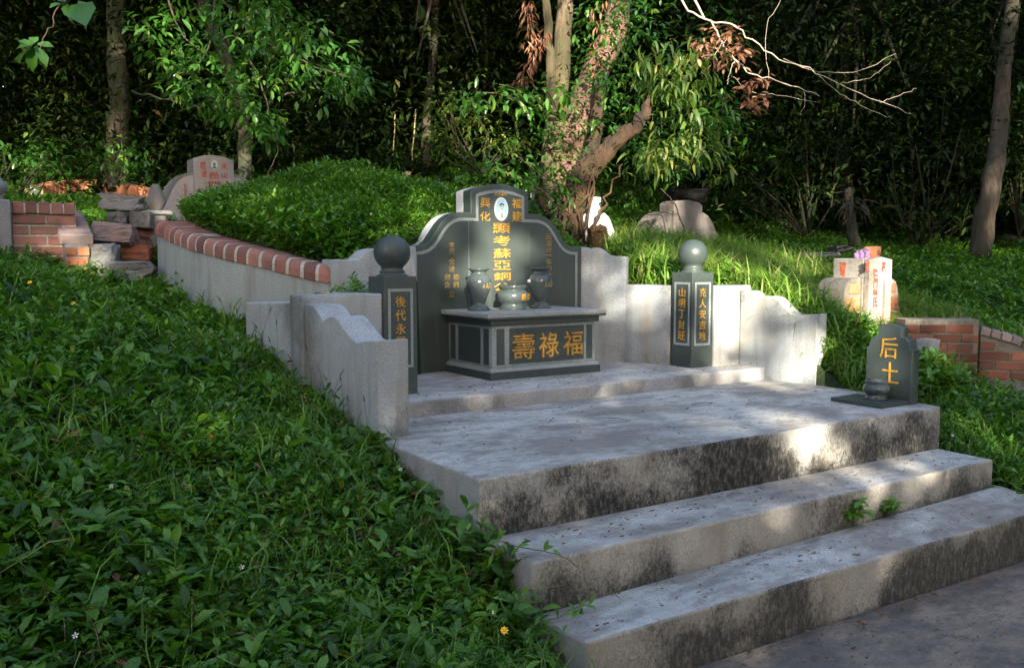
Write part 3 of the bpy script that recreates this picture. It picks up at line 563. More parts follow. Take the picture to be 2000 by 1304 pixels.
pm = [(a-.005 if a > -.1 else a, b-(.004 if b > -.1 else -.001)) for a, b in pb]; mb = MB(); n = int((a0-a1)*MR/.104)
for i in range(n):
    st = (a1-a0)/n; aa = a0+st*i; j = random.uniform(-.02, .02); cap_seg(mb, aa+st*(.09+j), aa+st*(.86+j), pb, 0, dz=random.uniform(-.004, .004)); cap_seg(mb, aa-st*.2, aa+st*1.2, pm, 1, dz=random.uniform(-.002, .002) if False else 0)
mb.build('brick_coping', [M_BRICK, M_MORTAR], t, .004)
# ---------------------------------------------------------------- brick masonry
def brick_face(mb, o, ax, n, L, H, bl=.215, bh=.062, m=.014, mi=0, seed=0, top=None):
    """running bond bricks standing 5 mm proud on the face with corner o, axis ax, outward normal n"""
    o, ax, n = map(lambda q: np.array(q, float), (o, ax, n)); r = random.Random(seed); row = 0; z = m*.6; up = np.array([0, 0, 1.])
    while z+bh < H+.02:
        s = -(bl+m)*(.5 if row % 2 else 0)+m*.5
        while s < L-.02:
            a, b = max(s, .004), min(s+bl, L-.004)
            if b-a > .03:
                if top is None or z+bh < top((a+b)/2): mb.obox(o+ax*(a+b)/2+up*(z+bh/2)+n*r.uniform(.001, .006), ax*(b-a)/2, n*.008, up*bh/2*r.uniform(.95, 1.02), mi, r.random())
            s += bl+m
        row += 1; z += bh+m
def brick_wall(name, label, p0, p1, z0, z1, th, mats=(M_BRICK, M_MORTAR), cap=True, seed=0, parent=None, bl=.215):
    p0, p1 = np.array(p0, float), np.array(p1, float); d = p1-p0; L = np.linalg.norm(d); d /= L; n = np.array([d[1], -d[0]])   # n: outward (towards viewer side)
    o = thing(name, label, 'wall', (p0[0], p0[1], z0)) if parent is None else parent
    mb = MB(); a = p0; c = [p0, p1, p1-n*th, p0-n*th]; mb.prism([tuple(q) for q in c], z0-.3, z1, 1)
    hb = z1-z0-(.0 if not cap else .0)
    for q, ax, nn, LL in ((p0, d, n, L), (p1, -n, d, th), (p0-n*th, n, -d, th)):
        brick_face(mb, (*q, z0), (*ax, 0), (*nn, 0), LL, hb, seed=seed, bl=bl if LL > .3 else bl)
    mb.build('brickwork', list(mats), o, .003, 1)
    if cap:
        mb = MB(); k = int(L/.085); 
        for i in range(k):
            s = (i+.5)*L/k; q = p0+d*s-n*(th/2-.01); mb.obox((q[0], q[1], z1+.045+random.uniform(-.003, .003)), (d[0]*L/k*.43, d[1]*L/k*.43, 0), (n[0]*(th/2+.02), n[1]*(th/2+.02), 0), (0, 0, .045), 0)
        q = p0+d*L/2-n*(th/2-.01); mb.obox((q[0], q[1], z1+.040), (d[0]*L/2, d[1]*L/2, 0), (n[0]*(th/2+.012), n[1]*(th/2+.012), 0), (0, 0, .039), 1); mb.build('brick_coping', list(mats), o, .006, 1)
    return o
def rock(name, label, c, size, rz=0, tilt=(0, 0), mat=M_OLDCON, seed=1, amp=.12, cat='rubble', pts=None, group=None):
    """weathered broken block: displaced grid box"""
    r = np.random.default_rng(seed); n = 9; V = []; F = []
    import itertools
    base = []; 
    g = np.linspace(-1, 1, n+1); mp = {}
    def vid(i, j, k):
        if (i, j, k) not in mp: mp[i, j, k] = len(V); V.append([g[i], g[j], g[k]])
        return mp[i, j, k]
    for i in range(n):
        for j in range(n):
            for k0, rev in ((0, 1), (n, 0)):
                for pl in range(3):
                    q = [(i, j), (i+1, j), (i+1, j+1), (i, j+1)]; ids = []
                    for a, b in q: t3 = [a, b]; t3.insert(pl, k0); ids.append(vid(*t3))
                    F.append(tuple(ids[::-1]) if (rev ^ (pl == 1)) else tuple(ids))
    V = np.array(V); ln = np.linalg.norm(V, axis=1)[:, None]; V = V*(1-.14*np.clip(ln-1.25, 0, 1))
    ph = r.uniform(0, 6, (3, 6))
    for a in range(3): V[:, a] += r.normal(0, .022, len(V))+.03*np.sin(V@r.normal(0, 11, 3))+amp*(np.sin(V@r.normal(0, 2, 3)+ph[a, 0])+.5*np.sin(V@r.normal(0, 5, 3)+ph[a, 1]))*.6
    V = V*np.array(size)/2; M = Matrix.Rotation(rz, 3, 'Z')@Matrix.Rotation(tilt[0], 3, 'X')@Matrix.Rotation(tilt[1], 3, 'Y'); V = V@np.array(M).T+np.array(c)
    mb = MB(); mb.add(V, F); o = mb.build(name, mat); tag(o, label, cat, group); return o
def zg(x, y): return float(ground(np.array([x]), np.array([y]))[0])
# ruined tomb, left
YW = 7.55
a = at(26, 515, y=YW); b = at(152, 515, y=YW); z0 = float(a[2]); zt = float(at(60, 418, y=YW)[2])
brick_wall('brick_wall', 'red brick wall with a course of upright coping bricks, beside the leftmost stone post', (a[0], YW), (b[0], YW), z0-.02, zt, .22, seed=3)
pp = thing('stone_post', 'weathered grey stone post at the left edge of the photo, beside the red brick wall', 'post', (a[0]-.1, YW, z0))
pa = at(22, 390, y=YW-.06); pcx = pa[0]-.095
MB().box(pcx-.09, YW-.06, z0-.2, pcx+.09, YW+.13, float(pa[2])).build('shaft', M_OLDCON, pp, .012, 3)
MB().lathe([(.07, 0), (.05, .02), (.055, .04), (.08, .07), (.085, .10), (.07, .13), (.04, .16), (.03, .18), (.001, .19)], (pcx, YW+.04, float(pa[2])), 20).build('finial', M_OLDCON, pp)
# arm wall of the ruin: sloping rounded cap, coming towards the viewer
t = thing('sloping_brick_wall', 'broken brick side wall with worn sloping coping and one sunlit orange end, in front of the red brick wall', 'wall', tuple(at(150, 535, d=6.75)))
e0 = at(153, 535, d=6.72); e1 = at(128, 500, d=7.35); ztF = float(at(150, 466, d=6.72)[2]); ztB = float(at(125, 418, d=7.35)[2])
dv = np.array([e1[0]-e0[0], e1[1]-e0[1]]); Ls = np.linalg.norm(dv); dv /= Ls; nv = np.array([dv[1], -dv[0]])
th = .17; zb = float(e0[2])-.15
pts = []
for s, z in ((0, ztF), (Ls*.45, ztF+(ztB-ztF)*.55), (Ls*.8, ztB-.01), (Ls+.1, ztB)): pts.append((s, z))
def P3(s, z, o): return (e0[0]+dv[0]*s+nv[0]*o, e0[1]+dv[1]*s+nv[1]*o, z)
mb = MB(); mb.extr([P3(s, z-.05, -th/2) for s, z in pts]+[P3(Ls+.1, zb, -th/2), P3(0, zb, -th/2)], (nv[0]*th, nv[1]*th, 0)); mb.build('plastered_core', M_OLDCON, t, .02, 2)
mb = MB()
for k in range(9):
    s = (k+.5)*(Ls+.06)/9; z = float(np.interp(s, [p[0] for p in pts], [p[1] for p in pts])); sl = (float(np.interp(s+.05, [p[0] for p in pts], [p[1] for p in pts]))-z)/.05; dd = np.array([dv[0], dv[1], sl]); dd /= np.linalg.norm(dd); upv = np.cross(dd, (nv[0], nv[1], 0)); upv *= np.sign(upv[2])
    mb.obox(P3(s, z-.012, 0), dd*(Ls/9*.49), (nv[0]*(th/2+.03), nv[1]*(th/2+.03), 0), upv*.042, 0)
mb.build('worn_coping', [M_BRICKG], t, .014, 3)
mb = MB(); brick_face(mb, (*P3(0, zb, -th/2)[:2], zb+.05), (nv[0], nv[1], 0), (-dv[0], -dv[1], 0), th, ztF-zb-.10, bl=th-.02, mi=0, seed=4); mb.build('end_bricks', [M_BRICKO], t, .004, 1)
def rb(name, label, u, v, d, su, sv, dep, **k):
    """block centred at pixel u,v,depth d, su x sv pixels wide and high"""
    return rock(name, label, at(u, v, d=d), (su*d/FPX, dep, sv*d/FPX), rz=k.pop('rz', -.4), **k)
rb('fallen_coping', 'fallen slab of pale worn brick coping tilted against the rubble', 226, 466, 7.2, 74, 40, .3, mat=M_BRICKG, seed=5, amp=.06, tilt=(-.35, .1))
rb('concrete_lump', 'grey concrete lump lying between the sunlit brick end and the fallen coping slab', 204, 500, 6.9, 46, 44, .22, mat=M_OLDCON, seed=8, amp=.14)
rb('curved_stone', 'large pale curved stone fragment lying lowest in the rubble by the rendered wall', 248, 528, 6.8, 92, 34, .25, mat=M_OLDCON, seed=15, amp=.2)
rb('brick_lump', 'dark mossy lump of bricks behind the curved stone fragment', 262, 494, 7.3, 64, 30, .25, mat=M_BRICKD, seed=12, amp=.08)
rb('grey_block', 'pale block standing in the leaves behind the fallen coping slab', 232, 432, 7.7, 34, 34, .2, mat=M_OLDTOMB, seed=13, amp=.08)
rb('pointed_stone', 'broken pointed grey stone half buried in leaves behind the rubble', 240, 396, 8.2, 72, 30, .2, mat=M_OLDTOMB, seed=14, amp=.22)
rb('low_kerb', 'low grey kerb stone at the foot of the rubble beside the curved rendered wall', 300, 538, 7.3, 40, 16, .2, mat=M_OLDCON, seed=16, amp=.03)
qa = at(259, 478, d=7.75); qb = at(297, 478, d=7.9); ztq = float(at(275, 436, d=7.8)[2])
brick_wall('brick_pier', 'short cracked brick pier beside the stone post with a bud finial', (qa[0], qa[1]), (qb[0], qb[1]), float(qa[2])-.25, ztq, .2, (M_BRICK, M_MORTARD), cap=False, seed=6)
rb('mouldy_block', 'mouldy pale block lying on top of the cracked brick pier', 277, 430, 7.8, 38, 32, .2, mat=M_OLDTOMB, seed=17, amp=.05)
# post with bud finial
pb_ = at(311, 545, d=8.0); c = (float(pb_[0]), float(pb_[1])+.02); ztp = float(at(311, 421, d=8.0)[2])
t = thing('stone_post', 'grey stone post with a flat cap and lichened bud finial behind the curved wall', 'post', (c[0], c[1], ztp-.6))
MB().box(c[0]-.085, c[1]-.085, ztp-.7, c[0]+.085, c[1]+.085, ztp).build('shaft', M_OLDCON, t, .01)
MB().box(c[0]-.115, c[1]-.115, ztp+.001, c[0]+.115, c[1]+.115, ztp+.04).build('cap_slab', M_OLDCON, t, .014, 3)
MB().lathe([(.05, .04), (.055, .06), (.078, .09), (.086, .125), (.078, .165), (.06, .20), (.048, .235), (.03, .27), (.001, .275)], (c[0], c[1], ztp), 12).build('finial', M_OLDTOMB, t)
# left portrait tomb
def tomb_shape(zsc, tw, sw, tz, sz, ez, arc):    # half outline: tower half width, full half width, tower top, shoulder, end
    P = [(0, tz), (tw*.5, tz-arc*.25), (tw*.8, tz-arc*.62), (tw, tz-arc), (tw, sz+.003)]
    for k in range(9):
        s = k/8; P.append((tw+.012+(sw-tw-.012)*(1-(1-s)**1.0), ez+(sz-ez)*(.5+.5*math.cos(math.pi*s))**.8 if s < 1 else ez))
    return P
YL = 9.75
tb = thing('headstone', 'pale pinkish headstone with red painted characters and a small portrait, behind the mound', 'headstone', (float(at(418, 400, y=YL)[0]), YL, 2.0))
xl = float(at(378, 350, y=YL)[0]); xr = float(at(456, 350, y=YL)[0]); xm = (xl+xr)/2; tw = (xr-xl)/2; ztw = float(at(418, 303, y=YL)[2]); zs = float(at(365, 336, y=YL)[2]); ze = float(at(320, 420, y=YL)[2])
sw = xm-float(at(322, 415, y=YL)[0]); H = [(0, ztw), (tw*.5, ztw-.01), (tw, ztw-.045), (tw, zs), (tw+.06, zs-.008), (tw+.12, zs-.03), (tw+.18, zs-.075), (tw+.23, zs-.14), (tw+.27, zs-.22), (tw+.32, zs-.33), (tw+.40, zs-.42), (tw+.46, zs-.46)]
R = H+[(H[-1][0], 1.8)]; L = [(-a, b) for a, b in R[1:]][::-1]; MB().extr([(xm+a, YL, b) for a, b in L+R], (0, .26, 0)).build('stone_body', M_OLDCON, tb, .01)
MB().extr([(xm+a, YL-.02, b) for a, b in [(-tw, 1.8), (-tw, ztw-.047), (-tw*.5, ztw-.012), (0, ztw-.004), (tw*.5, ztw-.012), (tw, ztw-.047), (tw, 1.8)]], (0, .0195, 0)).build('centre_tablet', M_PINK, tb, .004)
for sg in (-1, 1):
    MB().extr([(xm+sg*a, YL-.012, b) for a, b in [(tw+.004, 1.8), (tw+.004, zs-.03), (tw+.06, zs-.04), (tw+.11, zs-.06), (tw+.16, zs-.10), (tw+.20, zs-.16), (tw+.25, zs-.27), (tw+.30, zs-.36), (tw+.36, zs-.42), (tw+.36, 1.8)]], (0, .0115, 0)).build('side_tablet', M_PINK, tb, .003)
ZL = (8.69, 270, 290)
hs_text('place_name', [('塔', 1045, 225, 1155, 350), ('浦', 1060, 370, 1160, 490)], M_RED, .012, y=YL-.021, zoom=ZL, parent=tb)
hs_text('place_name', [('禾', 1405, 250, 1510, 360), ('山', 1410, 400, 1510, 505)], M_RED, .012, y=YL-.021, zoom=ZL, parent=tb)
hs_text('small_character', [('口', 1015, 675, 1075, 720)], M_RED, .012, y=YL-.021, zoom=ZL, parent=tb)
hs_text('inscription', [('林', 1195, 695, 1350, 790), ('門', 1195, 560, 1385, 655), ('顯', 1205, 415, 1365, 520)], M_RED, .012, y=YL-.021, zoom=ZL, parent=tb)
hs_text('side_inscription', [('男', 768, 605, 818, 680), ('添', 768, 690, 825, 760), ('成', 772, 775, 818, 820), ('福', 722, 835, 770, 890), ('才', 825, 835, 868, 890), ('立', 750, 915, 830, 970)], M_REDF, .006, y=YL-.013, zoom=ZL, parent=tb)
q = at(270+1290/8.69, 290+280/8.69, y=YL-.021); mb = MB(); ell(mb, q[0], q[2], .034, .05, YL-.026, 0, 24); pq = mb.build('portrait_plaque', M_WHITEP, tb)
mb = MB(); ell(mb, q[0], q[2]+.005, .014, .02, YL-.0275, 0, 16, .002); ell(mb, q[0], q[2]-.028, .022, .012, YL-.0275, 0, 16, .002); mb.build('portrait_picture', M_GREENP, pq)
# far arc brick wall
t = thing('arched_brick_wall', 'long low arched orange brick coping lit by the sun at the edge of the dark forest', 'wall', tuple(at(190, 370, d=12)))
mb = MB(); K = 30; Pc = []
for i in range(K+1):
    u = 66+i*(312-66)/K; s = i/K; v = float(np.interp(s, [0, .2, .45, .6, 1], [362, 351, 348, 350, 371])); Pc.append(at(u, v, d=12+1.2*math.sin(math.pi*s)))
for i in range(K):
    a, b = Pc[i], Pc[i+1]; m_ = (a+b)/2; d = (b-a)/2; nn = np.cross(d, (0, 0, 1)); nn /= np.linalg.norm(nn)
    mb.obox(m_-np.array([0, 0, .10]), d*.90, nn*.11, (0, 0, .085), 0); mb.obox(m_-np.array([0, 0, .14]), d*1.0, nn*.10, (0, 0, .12), 1); mb.obox(m_-np.array([0, 0, .5]), d*1.02, nn*.09, (0, 0, .26), 1)
mb.build('brick_coping', [M_BRICKO, M_MORTAR], t, .008, 1)
# right brick tomb
YR = 4.55; XT0 = float(at(1686, 560, y=YR)[0]); XT1 = float(at(1731, 560, y=YR)[0]); ztT = float(at(1708, 503, y=YR)[2]); zsT = float(at(1745, 541, y=YR)[2]); ex = float(at(1760, 600, y=YR)[0])-XT1
tb = thing('headstone', 'small brick and plaster headstone with red characters, bright in the sun on the right', 'headstone', (XT0+.15, YR+.12, .9))
thk = .30
MB().box(XT0, YR, .6, XT1, YR+thk, ztT-.005).build('tower_block', M_TOMBW, tb, .012)
MB().extr([(XT0+.003, YR-.05, .7), (XT1-.003, YR-.05, .7), (XT1-.003, YR-.05, ztT-.015), ((XT0+XT1)/2, YR-.05, ztT+.006), (XT0+.003, YR-.05, ztT-.015)], (0, .0495, 0)).build('centre_tablet', M_OLDTOMB if False else M_TOMBW, tb, .004)
for sg, X in ((-1, XT0), (1, XT1)):
    hp = [(0, zsT), (ex*.5, zsT-.008), (ex*.75, zsT-.035), (ex*.9, zsT-.09), (ex*1.0, zsT-.20), (ex*1.06, zsT-.34), (ex*1.08, .6)]
    MB().extr([(X+sg*(a+.001), YR+.02, b) for a, b in hp]+[(X+sg*.001, YR+.02, .6)], (0, thk-.02, 0)).build('shoulder', M_TOMBW, tb, .012)
    mb = MB(); rr = [((.02, zsT-.13), (ex*.72, zsT-.05)), ((.02, zsT-.27), (ex*.42, zsT-.16)), ((ex*.5, zsT-.27), (ex*.88, zsT-.16)), ((.02, zsT-.38), (ex*.95, zsT-.30)), ((.02, zsT-.50), (ex*.5, zsT-.42)), ((ex*.55, zsT-.50), (ex*.98, zsT-.42))]
    for (a, b), (c_, d_) in rr:
        x0, x1 = sorted((X+sg*a, X+sg*c_)); mb.box(x0, YR+.010, b, x1, YR+.025, d_, 0)
    mb.build('exposed_bricks', [M_BRICKO], tb, .005, 1)
ZR = (6.52, 1600, 470)
hs_text('place_name', [('蓮', 585, 255, 640, 405)], M_RED, .03, y=YR-.0505, zoom=ZR, parent=tb)
hs_text('place_name', [('福', 790, 265, 845, 400)], M_RED, .03, y=YR-.0505, zoom=ZR, parent=tb)
hs_text('inscription', [('徐', 680, 345, 750, 470), ('門', 690, 476, 745, 600), ('林', 680, 610, 745, 705), ('氏', 680, 712, 745, 850)], M_RED, .03, y=YR-.0505, zoom=ZR, parent=tb)
mb = MB(); q0 = at(1725, 630, y=YR-.0505); q1 = at(1727, 548, y=YR-.0505); mb.box(q1[0]-.012, YR-.0525, .9, q1[0]+.012, YR-.05, float(q1[2])); mb.build('red_stripe', M_REDF, tb)
mb = MB(); q1 = at(1640, 512, x=XT0); q2 = at(1652, 540, x=XT0)
mb.extr([(XT0-.002, q1[1], q1[2]), (XT0-.002, q2[1], q1[2]-.004), (XT0-.002, q2[1]+.01, q2[2]), (XT0-.002, q1[1]-.01, q2[2]+.01)], (.003, 0, 0)); mb.build('red_stain', plain('rusty_red_wash', (.33, .09, .04), .8, 0, .5, 30), tb)
rock('brick_half', 'broken orange brick standing on top of the small brick headstone', at(1704, 493, y=YR+.2), (.12, .1, .10), .2, mat=M_BRICKO, seed=3, amp=.04, cat='brick')
rock('crumpled_cloth', 'crumpled faded purple cloth lying on top of the small brick headstone', at(1684, 497, y=YR+.12), (.13, .1, .08), .5, mat=M_PURPLE, seed=9, amp=.3, cat='cloth')
# wing of the right tomb
z0 = .76; p1 = at(1765, 715, z=z0); p2 = at(1908, 718, z=z0-.01); ztw_ = float(at(1840, 624, y=float((p1[1]+p2[1])/2))[2]); D_ = np.linalg.norm(p2[:2]-p1[:2])
brick_wall('brick_wall', 'weathered dark red brick wall with flat top beside the sunlit headstone, right of the stele', p1[:2], p2[:2], z0-.12, ztw_, .22, (M_BRICKD, M_MORTARD), cap=False, seed=11, bl=.20)
mb_t = MB(); 
rb('plastered_brick', 'whitewashed brick lying against the dark red brick wall', 1812, 677, float(proj(p1)[2])-.08, 34, 32, .12, mat=M_WHITE, seed=21, amp=.04, rz=0)
rb('orange_brick', 'loose orange brick at the foot of the dark red brick wall', 1816, 704, float(proj(p1)[2])-.1, 40, 22, .1, mat=M_BRICKO, seed=22, amp=.08, rz=0)
t = thing('sloping_brick_wall', 'dark brick side wall with sloping worn coping running out of the photo on the right', 'wall', tuple(p2))
e0 = np.array(p2)+np.array([.012, -.01, 0]); dd = float(proj(p2)[2]); e1 = at(2080, 735, d=dd-.25); dv = (e1-e0)[:2]; Ls = np.linalg.norm(dv); dv /= Ls; nv = np.array([dv[1], -dv[0]])
zA = float(at(1925, 645, d=dd)[2]); zB = float(at(2000, 668, d=dd)[2]); zC = float(at(2080, 715, d=dd)[2])
th = .2; pr_ = [(0, zA), (Ls*.4, zB+.03), (Ls*.75, zB-.06), (Ls, zC)]
mb = MB(); mb.extr([(e0[0]+dv[0]*s, e0[1]+dv[1]*s, z) for s, z in pr_]+[(e0[0]+dv[0]*Ls, e0[1]+dv[1]*Ls, .6), (e0[0], e0[1], .6)], (-nv[0]*th, -nv[1]*th, 0), 1)
brick_face(mb, (e0[0], e0[1], z0-.10), (dv[0], dv[1], 0), (nv[0], nv[1], 0), Ls, zA-z0+.1, bl=.20, seed=31, top=lambda s: float(np.interp(s, [p[0] for p in pr_], [p[1] for p in pr_]))-z0+.10-.05)
mb.build('brickwork', [M_BRICKD, M_MORTARD], t, .003, 1)
mb = MB()
for k in range(8):
    s = (k+.5)*Ls/8; z = float(np.interp(s, [p[0] for p in pr_], [p[1] for p in pr_])); z2 = float(np.interp(s+.04, [p[0] for p in pr_], [p[1] for p in pr_])); d3 = np.array([dv[0], dv[1], (z2-z)/.04]); d3 /= np.linalg.norm(d3); n3 = np.array([nv[0], nv[1], 0]); u3 = np.cross(d3, n3); u3 *= np.sign(u3[2]); q = np.array([e0[0]+dv[0]*s, e0[1]+dv[1]*s, z])-n3*th*.45
    mb.obox(q, d3*Ls/8*.485, n3*(th/2+.015), u3*.03, 0)
mb.build('worn_coping', [M_BRICKG], t, .01, 2)
# floor slab of the right tomb
def onground(u, v, h=.03):
    lo, hi = 1.2, 16
    for _ in range(40):
        m = (lo+hi)/2; P = at(u, v, d=m)
        if P[2]-zg(P[0], P[1])-h > 0: lo = m
        else: hi = m
    return at(u, v, d=lo)
fq = [onground(1875, 716), onground(1955, 772), onground(2110, 830), onground(2110, 724)]
MB().prism([tuple(q[:2]) for q in fq], [q[2]-.15 for q in fq], [q[2]+.01 for q in fq]).build('concrete_floor', M_PAVE, thing('tomb_floor', 'bare grey concrete floor in front of the dark brick walls at the right edge', 'floor', tuple(fq[0])), .01)
# white and grey tombstones in the middle distance
YM = float(at(1190, 440, d=9.2)[1])
tb = thing('tombstone', 'sunlit whitewashed tombstone with one curved shoulder, leaning out behind the big tree', 'tombstone', tuple(at(1190, 490, y=YM)))
PX = [(1135, 505), (1139, 427), (1152, 440-52), (1161, 384), (1174.5, 385), (1173, 414), (1182, 416), (1190, 424), (1196, 438), (1203, 458), (1211, 465), (1220.5, 468), (1221, 505)]
MB().extr([at(u, v, y=YM) for u, v in PX][::-1], (0, .16, 0)).build('stone_body', M_WHITE, tb, .008)
MB().box(float(at(1196, 480, y=YM-.1)[0]), YM-.12, 1.4, float(at(1237, 480, y=YM-.1)[0]), YM+.1, float(at(1215, 483, y=YM-.1)[2])).build('base_block', M_OLDCON, tb, .01)
rb('charred_stump', 'dark charred stump leaning against the whitewashed tombstone', 1166, 466, 9.0, 38, 46, .2, mat=M_BARKD, seed=41, amp=.25, cat='stump')
YG = float(at(1330, 440, d=10.2)[1])
tb = thing('tombstone', 'weathered grey tombstone with round shoulders and a blank tall centre, behind the sunny grass', 'tombstone', tuple(at(1330, 490, y=YG)))
x0 = float(at(1313, 440, y=YG)[0]); x1 = float(at(1368, 440, y=YG)[0]); xa = float(at(1262, 470, y=YG)[0]); xb = float(at(1404, 470, y=YG)[0]); zt_ = float(at(1340, 391, y=YG)[2]); zs_ = float(at(1300, 411, y=YG)[2])
MB().extr([(x0, YG-.03, 1.4), (x1, YG-.03, 1.4), (x1, YG-.03, zt_-.06), (x1-.06, YG-.03, zt_-.02), ((x0+x1)/2, YG-.03, zt_), (x0+.05, YG-.03, zt_-.01), (x0, YG-.03, zt_-.04)], (0, .25, 0)).build('centre_tablet', M_OLDTOMB, tb, .012)
for xA_, xB_ in ((x0-.001, xa), (x1+.001, xb)):
    pts = [(xA_, YG, zs_)]+[(xA_+(xB_-xA_)*math.sin(k*math.pi/16), YG, zs_-.46*(1-math.cos(k*math.pi/16))) for k in range(1, 9)]+[(xB_, YG, 1.4), (xA_, YG, 1.4)]
    MB().extr(pts, (0, .28, 0)).build('shoulder', M_OLDTOMB, tb, .012)
MB().box(float(at(1234, 480, y=YG-.4)[0]), YG-.5, 1.4, float(at(1252, 480, y=YG-.4)[0]), YG-.3, float(at(1240, 455, y=YG-.4)[2])).build('end_post', M_OLDTOMB, tb, .03, 3)
rb('dark_boulder', 'black mossy boulder on the bank behind the grey round shouldered tombstone', 1338, 383, 12.0, 66, 24, .6, mat=M_BLACK, seed=44, amp=.2, cat='boulder')
rb('yellow_rock', 'small pale yellowish rock sitting on top of the grassy mound', 793, 347, 8.9, 18, 20, .08, mat=plain('ochre_rock', (.42, .30, .14), .9), seed=46, amp=.2, cat='rock')
rb('low_stone_kerb', 'long low stone kerb lying in the shade behind the sunny grass', 1600, 497, 9.5, 70, 8, .2, mat=M_OLDCON, seed=47, amp=.03, cat='kerb')
rb('stone_heap', 'pale low stone heap at the end of the shaded kerb', 1641, 486, 9.8, 34, 12, .2, mat=M_OLDTOMB, seed=48, amp=.2, cat='rubble')
# ---------------------------------------------------------------- ground cover
def surf(x, y):
    r = np.hypot(x-MC[0], y-MC[1]); g = ground(x, y); return np.where(r < MR-.1, mound_z(x, y), g)
def allowed(x, y):
    r = np.hypot(x-MC[0], y-MC[1]); ang = np.degrees(np.arctan2(y-MC[1], x-MC[0])) % 360
    a = (x > 1.90) & (x < 5.30) & (y < 3.2) & (y > -6); b = (x > 1.91) & (x < 5.31+np.clip(y-3.7, 0, 1)*.46) & (y > 3.1) & (y < 4.22); c = (x > 1.83) & (x < 5.50) & (y >= 4.2) & (y < 5.14)
    d = (x > 2.28) & (x < 5.0) & (y >= 5.1) & (y < 5.95); e = (r > MR-.225) & (r < MR+.02) & (ang > 106) & (ang < 230)
    f = (x > 1.90) & (y < 2.46) & (x < 6.1+.0*y); g = (x > 1.905-(y-4.16)*.118-.02) & (x < 1.95) & (y > 4.1) & (y < 5.78)
    return ~(a | b | c | d | e | f | g)
def in_view(x, y, z, mx=260, my=260):
    u, v, d = proj(np.stack([x, y, z], -1)); return (d > .8) & (u > -mx) & (u < 2000+mx) & (v > -my) & (v < 1304+my)
def scatter(n, x0, x1, y0, y1, dens=None, mx=260):
    x = rng.uniform(x0, x1, n); y = rng.uniform(y0, y1, n); k = allowed(x, y)
    x, y = x[k], y[k]; z = surf(x, y); k = in_view(x, y, z, mx)
    x, y, z = x[k], y[k], z[k]
    if dens is not None: k = rng.random(len(x)) < dens(x, y); x, y, z = x[k], y[k], z[k]
    return x, y, z
def patch(x, y): return .5+.28*np.sin(x*3.1+1.7*np.sin(y*2.2))+.22*np.sin(y*4.7+x*1.9)*np.cos(x*5.3)
def rosettes(x, y, z, k, h, L, wr=(.42, .6), el=(-.15, .75), rs=.18):
    n = len(x); pt = patch(x, y); L = L*(.72+.6*pt); j = np.arange(k)[None, :]; t = (j+.5)/k; H = (h*rng.uniform(.45, 1.25, n))[:, None]
    leanx, leany = rng.normal(0, .35, n)[:, None], rng.normal(0, .35, n)[:, None]
    P = np.stack([x[:, None]+leanx*H*t, y[:, None]+leany*H*t, z[:, None]+H*t**.8-.01], -1)
    az = rng.uniform(0, 6.28, n)[:, None]+j*1.57+(j//2)*.35+rng.normal(0, .3, (n, k)); e = el[0]+(el[1]-el[0])*t+rng.normal(0, .28, (n, k))
    D = np.stack([np.cos(az)*np.cos(e), np.sin(az)*np.cos(e), np.sin(e)], -1)
    LL = (np.ones(n)*L)[:, None]*rng.uniform(.6, 1.3, n)[:, None]*(1.1-.45*np.abs(t-.55)*2*.8)*rng.uniform(.75, 1.2, (n, k)); W = rng.uniform(wr[0], wr[1], n)[:, None]*np.ones((1, k))
    R = np.clip(rng.beta(1.6, 1.9, n)[:, None]*.72+.22*(1-pt)[:, None]+rng.normal(0, rs, (n, k))*.6+.06*t, 0, .93); R = np.where(rng.random((n, k)) < .006, .98, R)
    return P.reshape(-1, 3), D.reshape(-1, 3), LL.ravel(), W.ravel(), R.ravel()
def grass(x, y, z, k, L, lean=.5, wr=.06):
    n = len(x); az = rng.uniform(0, 6.28, (n, k)); e = np.pi/2-np.abs(rng.normal(0, lean, (n, k))); D = np.stack([np.cos(az)*np.cos(e), np.sin(az)*np.cos(e), np.sin(e)], -1)
    P = np.stack([x[:, None]+rng.normal(0, .015, (n, k)), y[:, None]+rng.normal(0, .015, (n, k)), z[:, None]+np.zeros((n, k))-.01], -1)
    LL = (L*rng.uniform(.5, 1.35, n))[:, None]*rng.uniform(.6, 1.1, (n, k)); R = np.clip(rng.beta(2, 2.4, n)[:, None]+rng.normal(0, .15, (n, k)), 0, 1)
    return P.reshape(-1, 3), D.reshape(-1, 3), LL.ravel(), np.full(n*k, wr), R.ravel(), rng.uniform(1, 5, n*k)
def stuff(o, label=None): tag(o, label, None, None, 'stuff'); return o
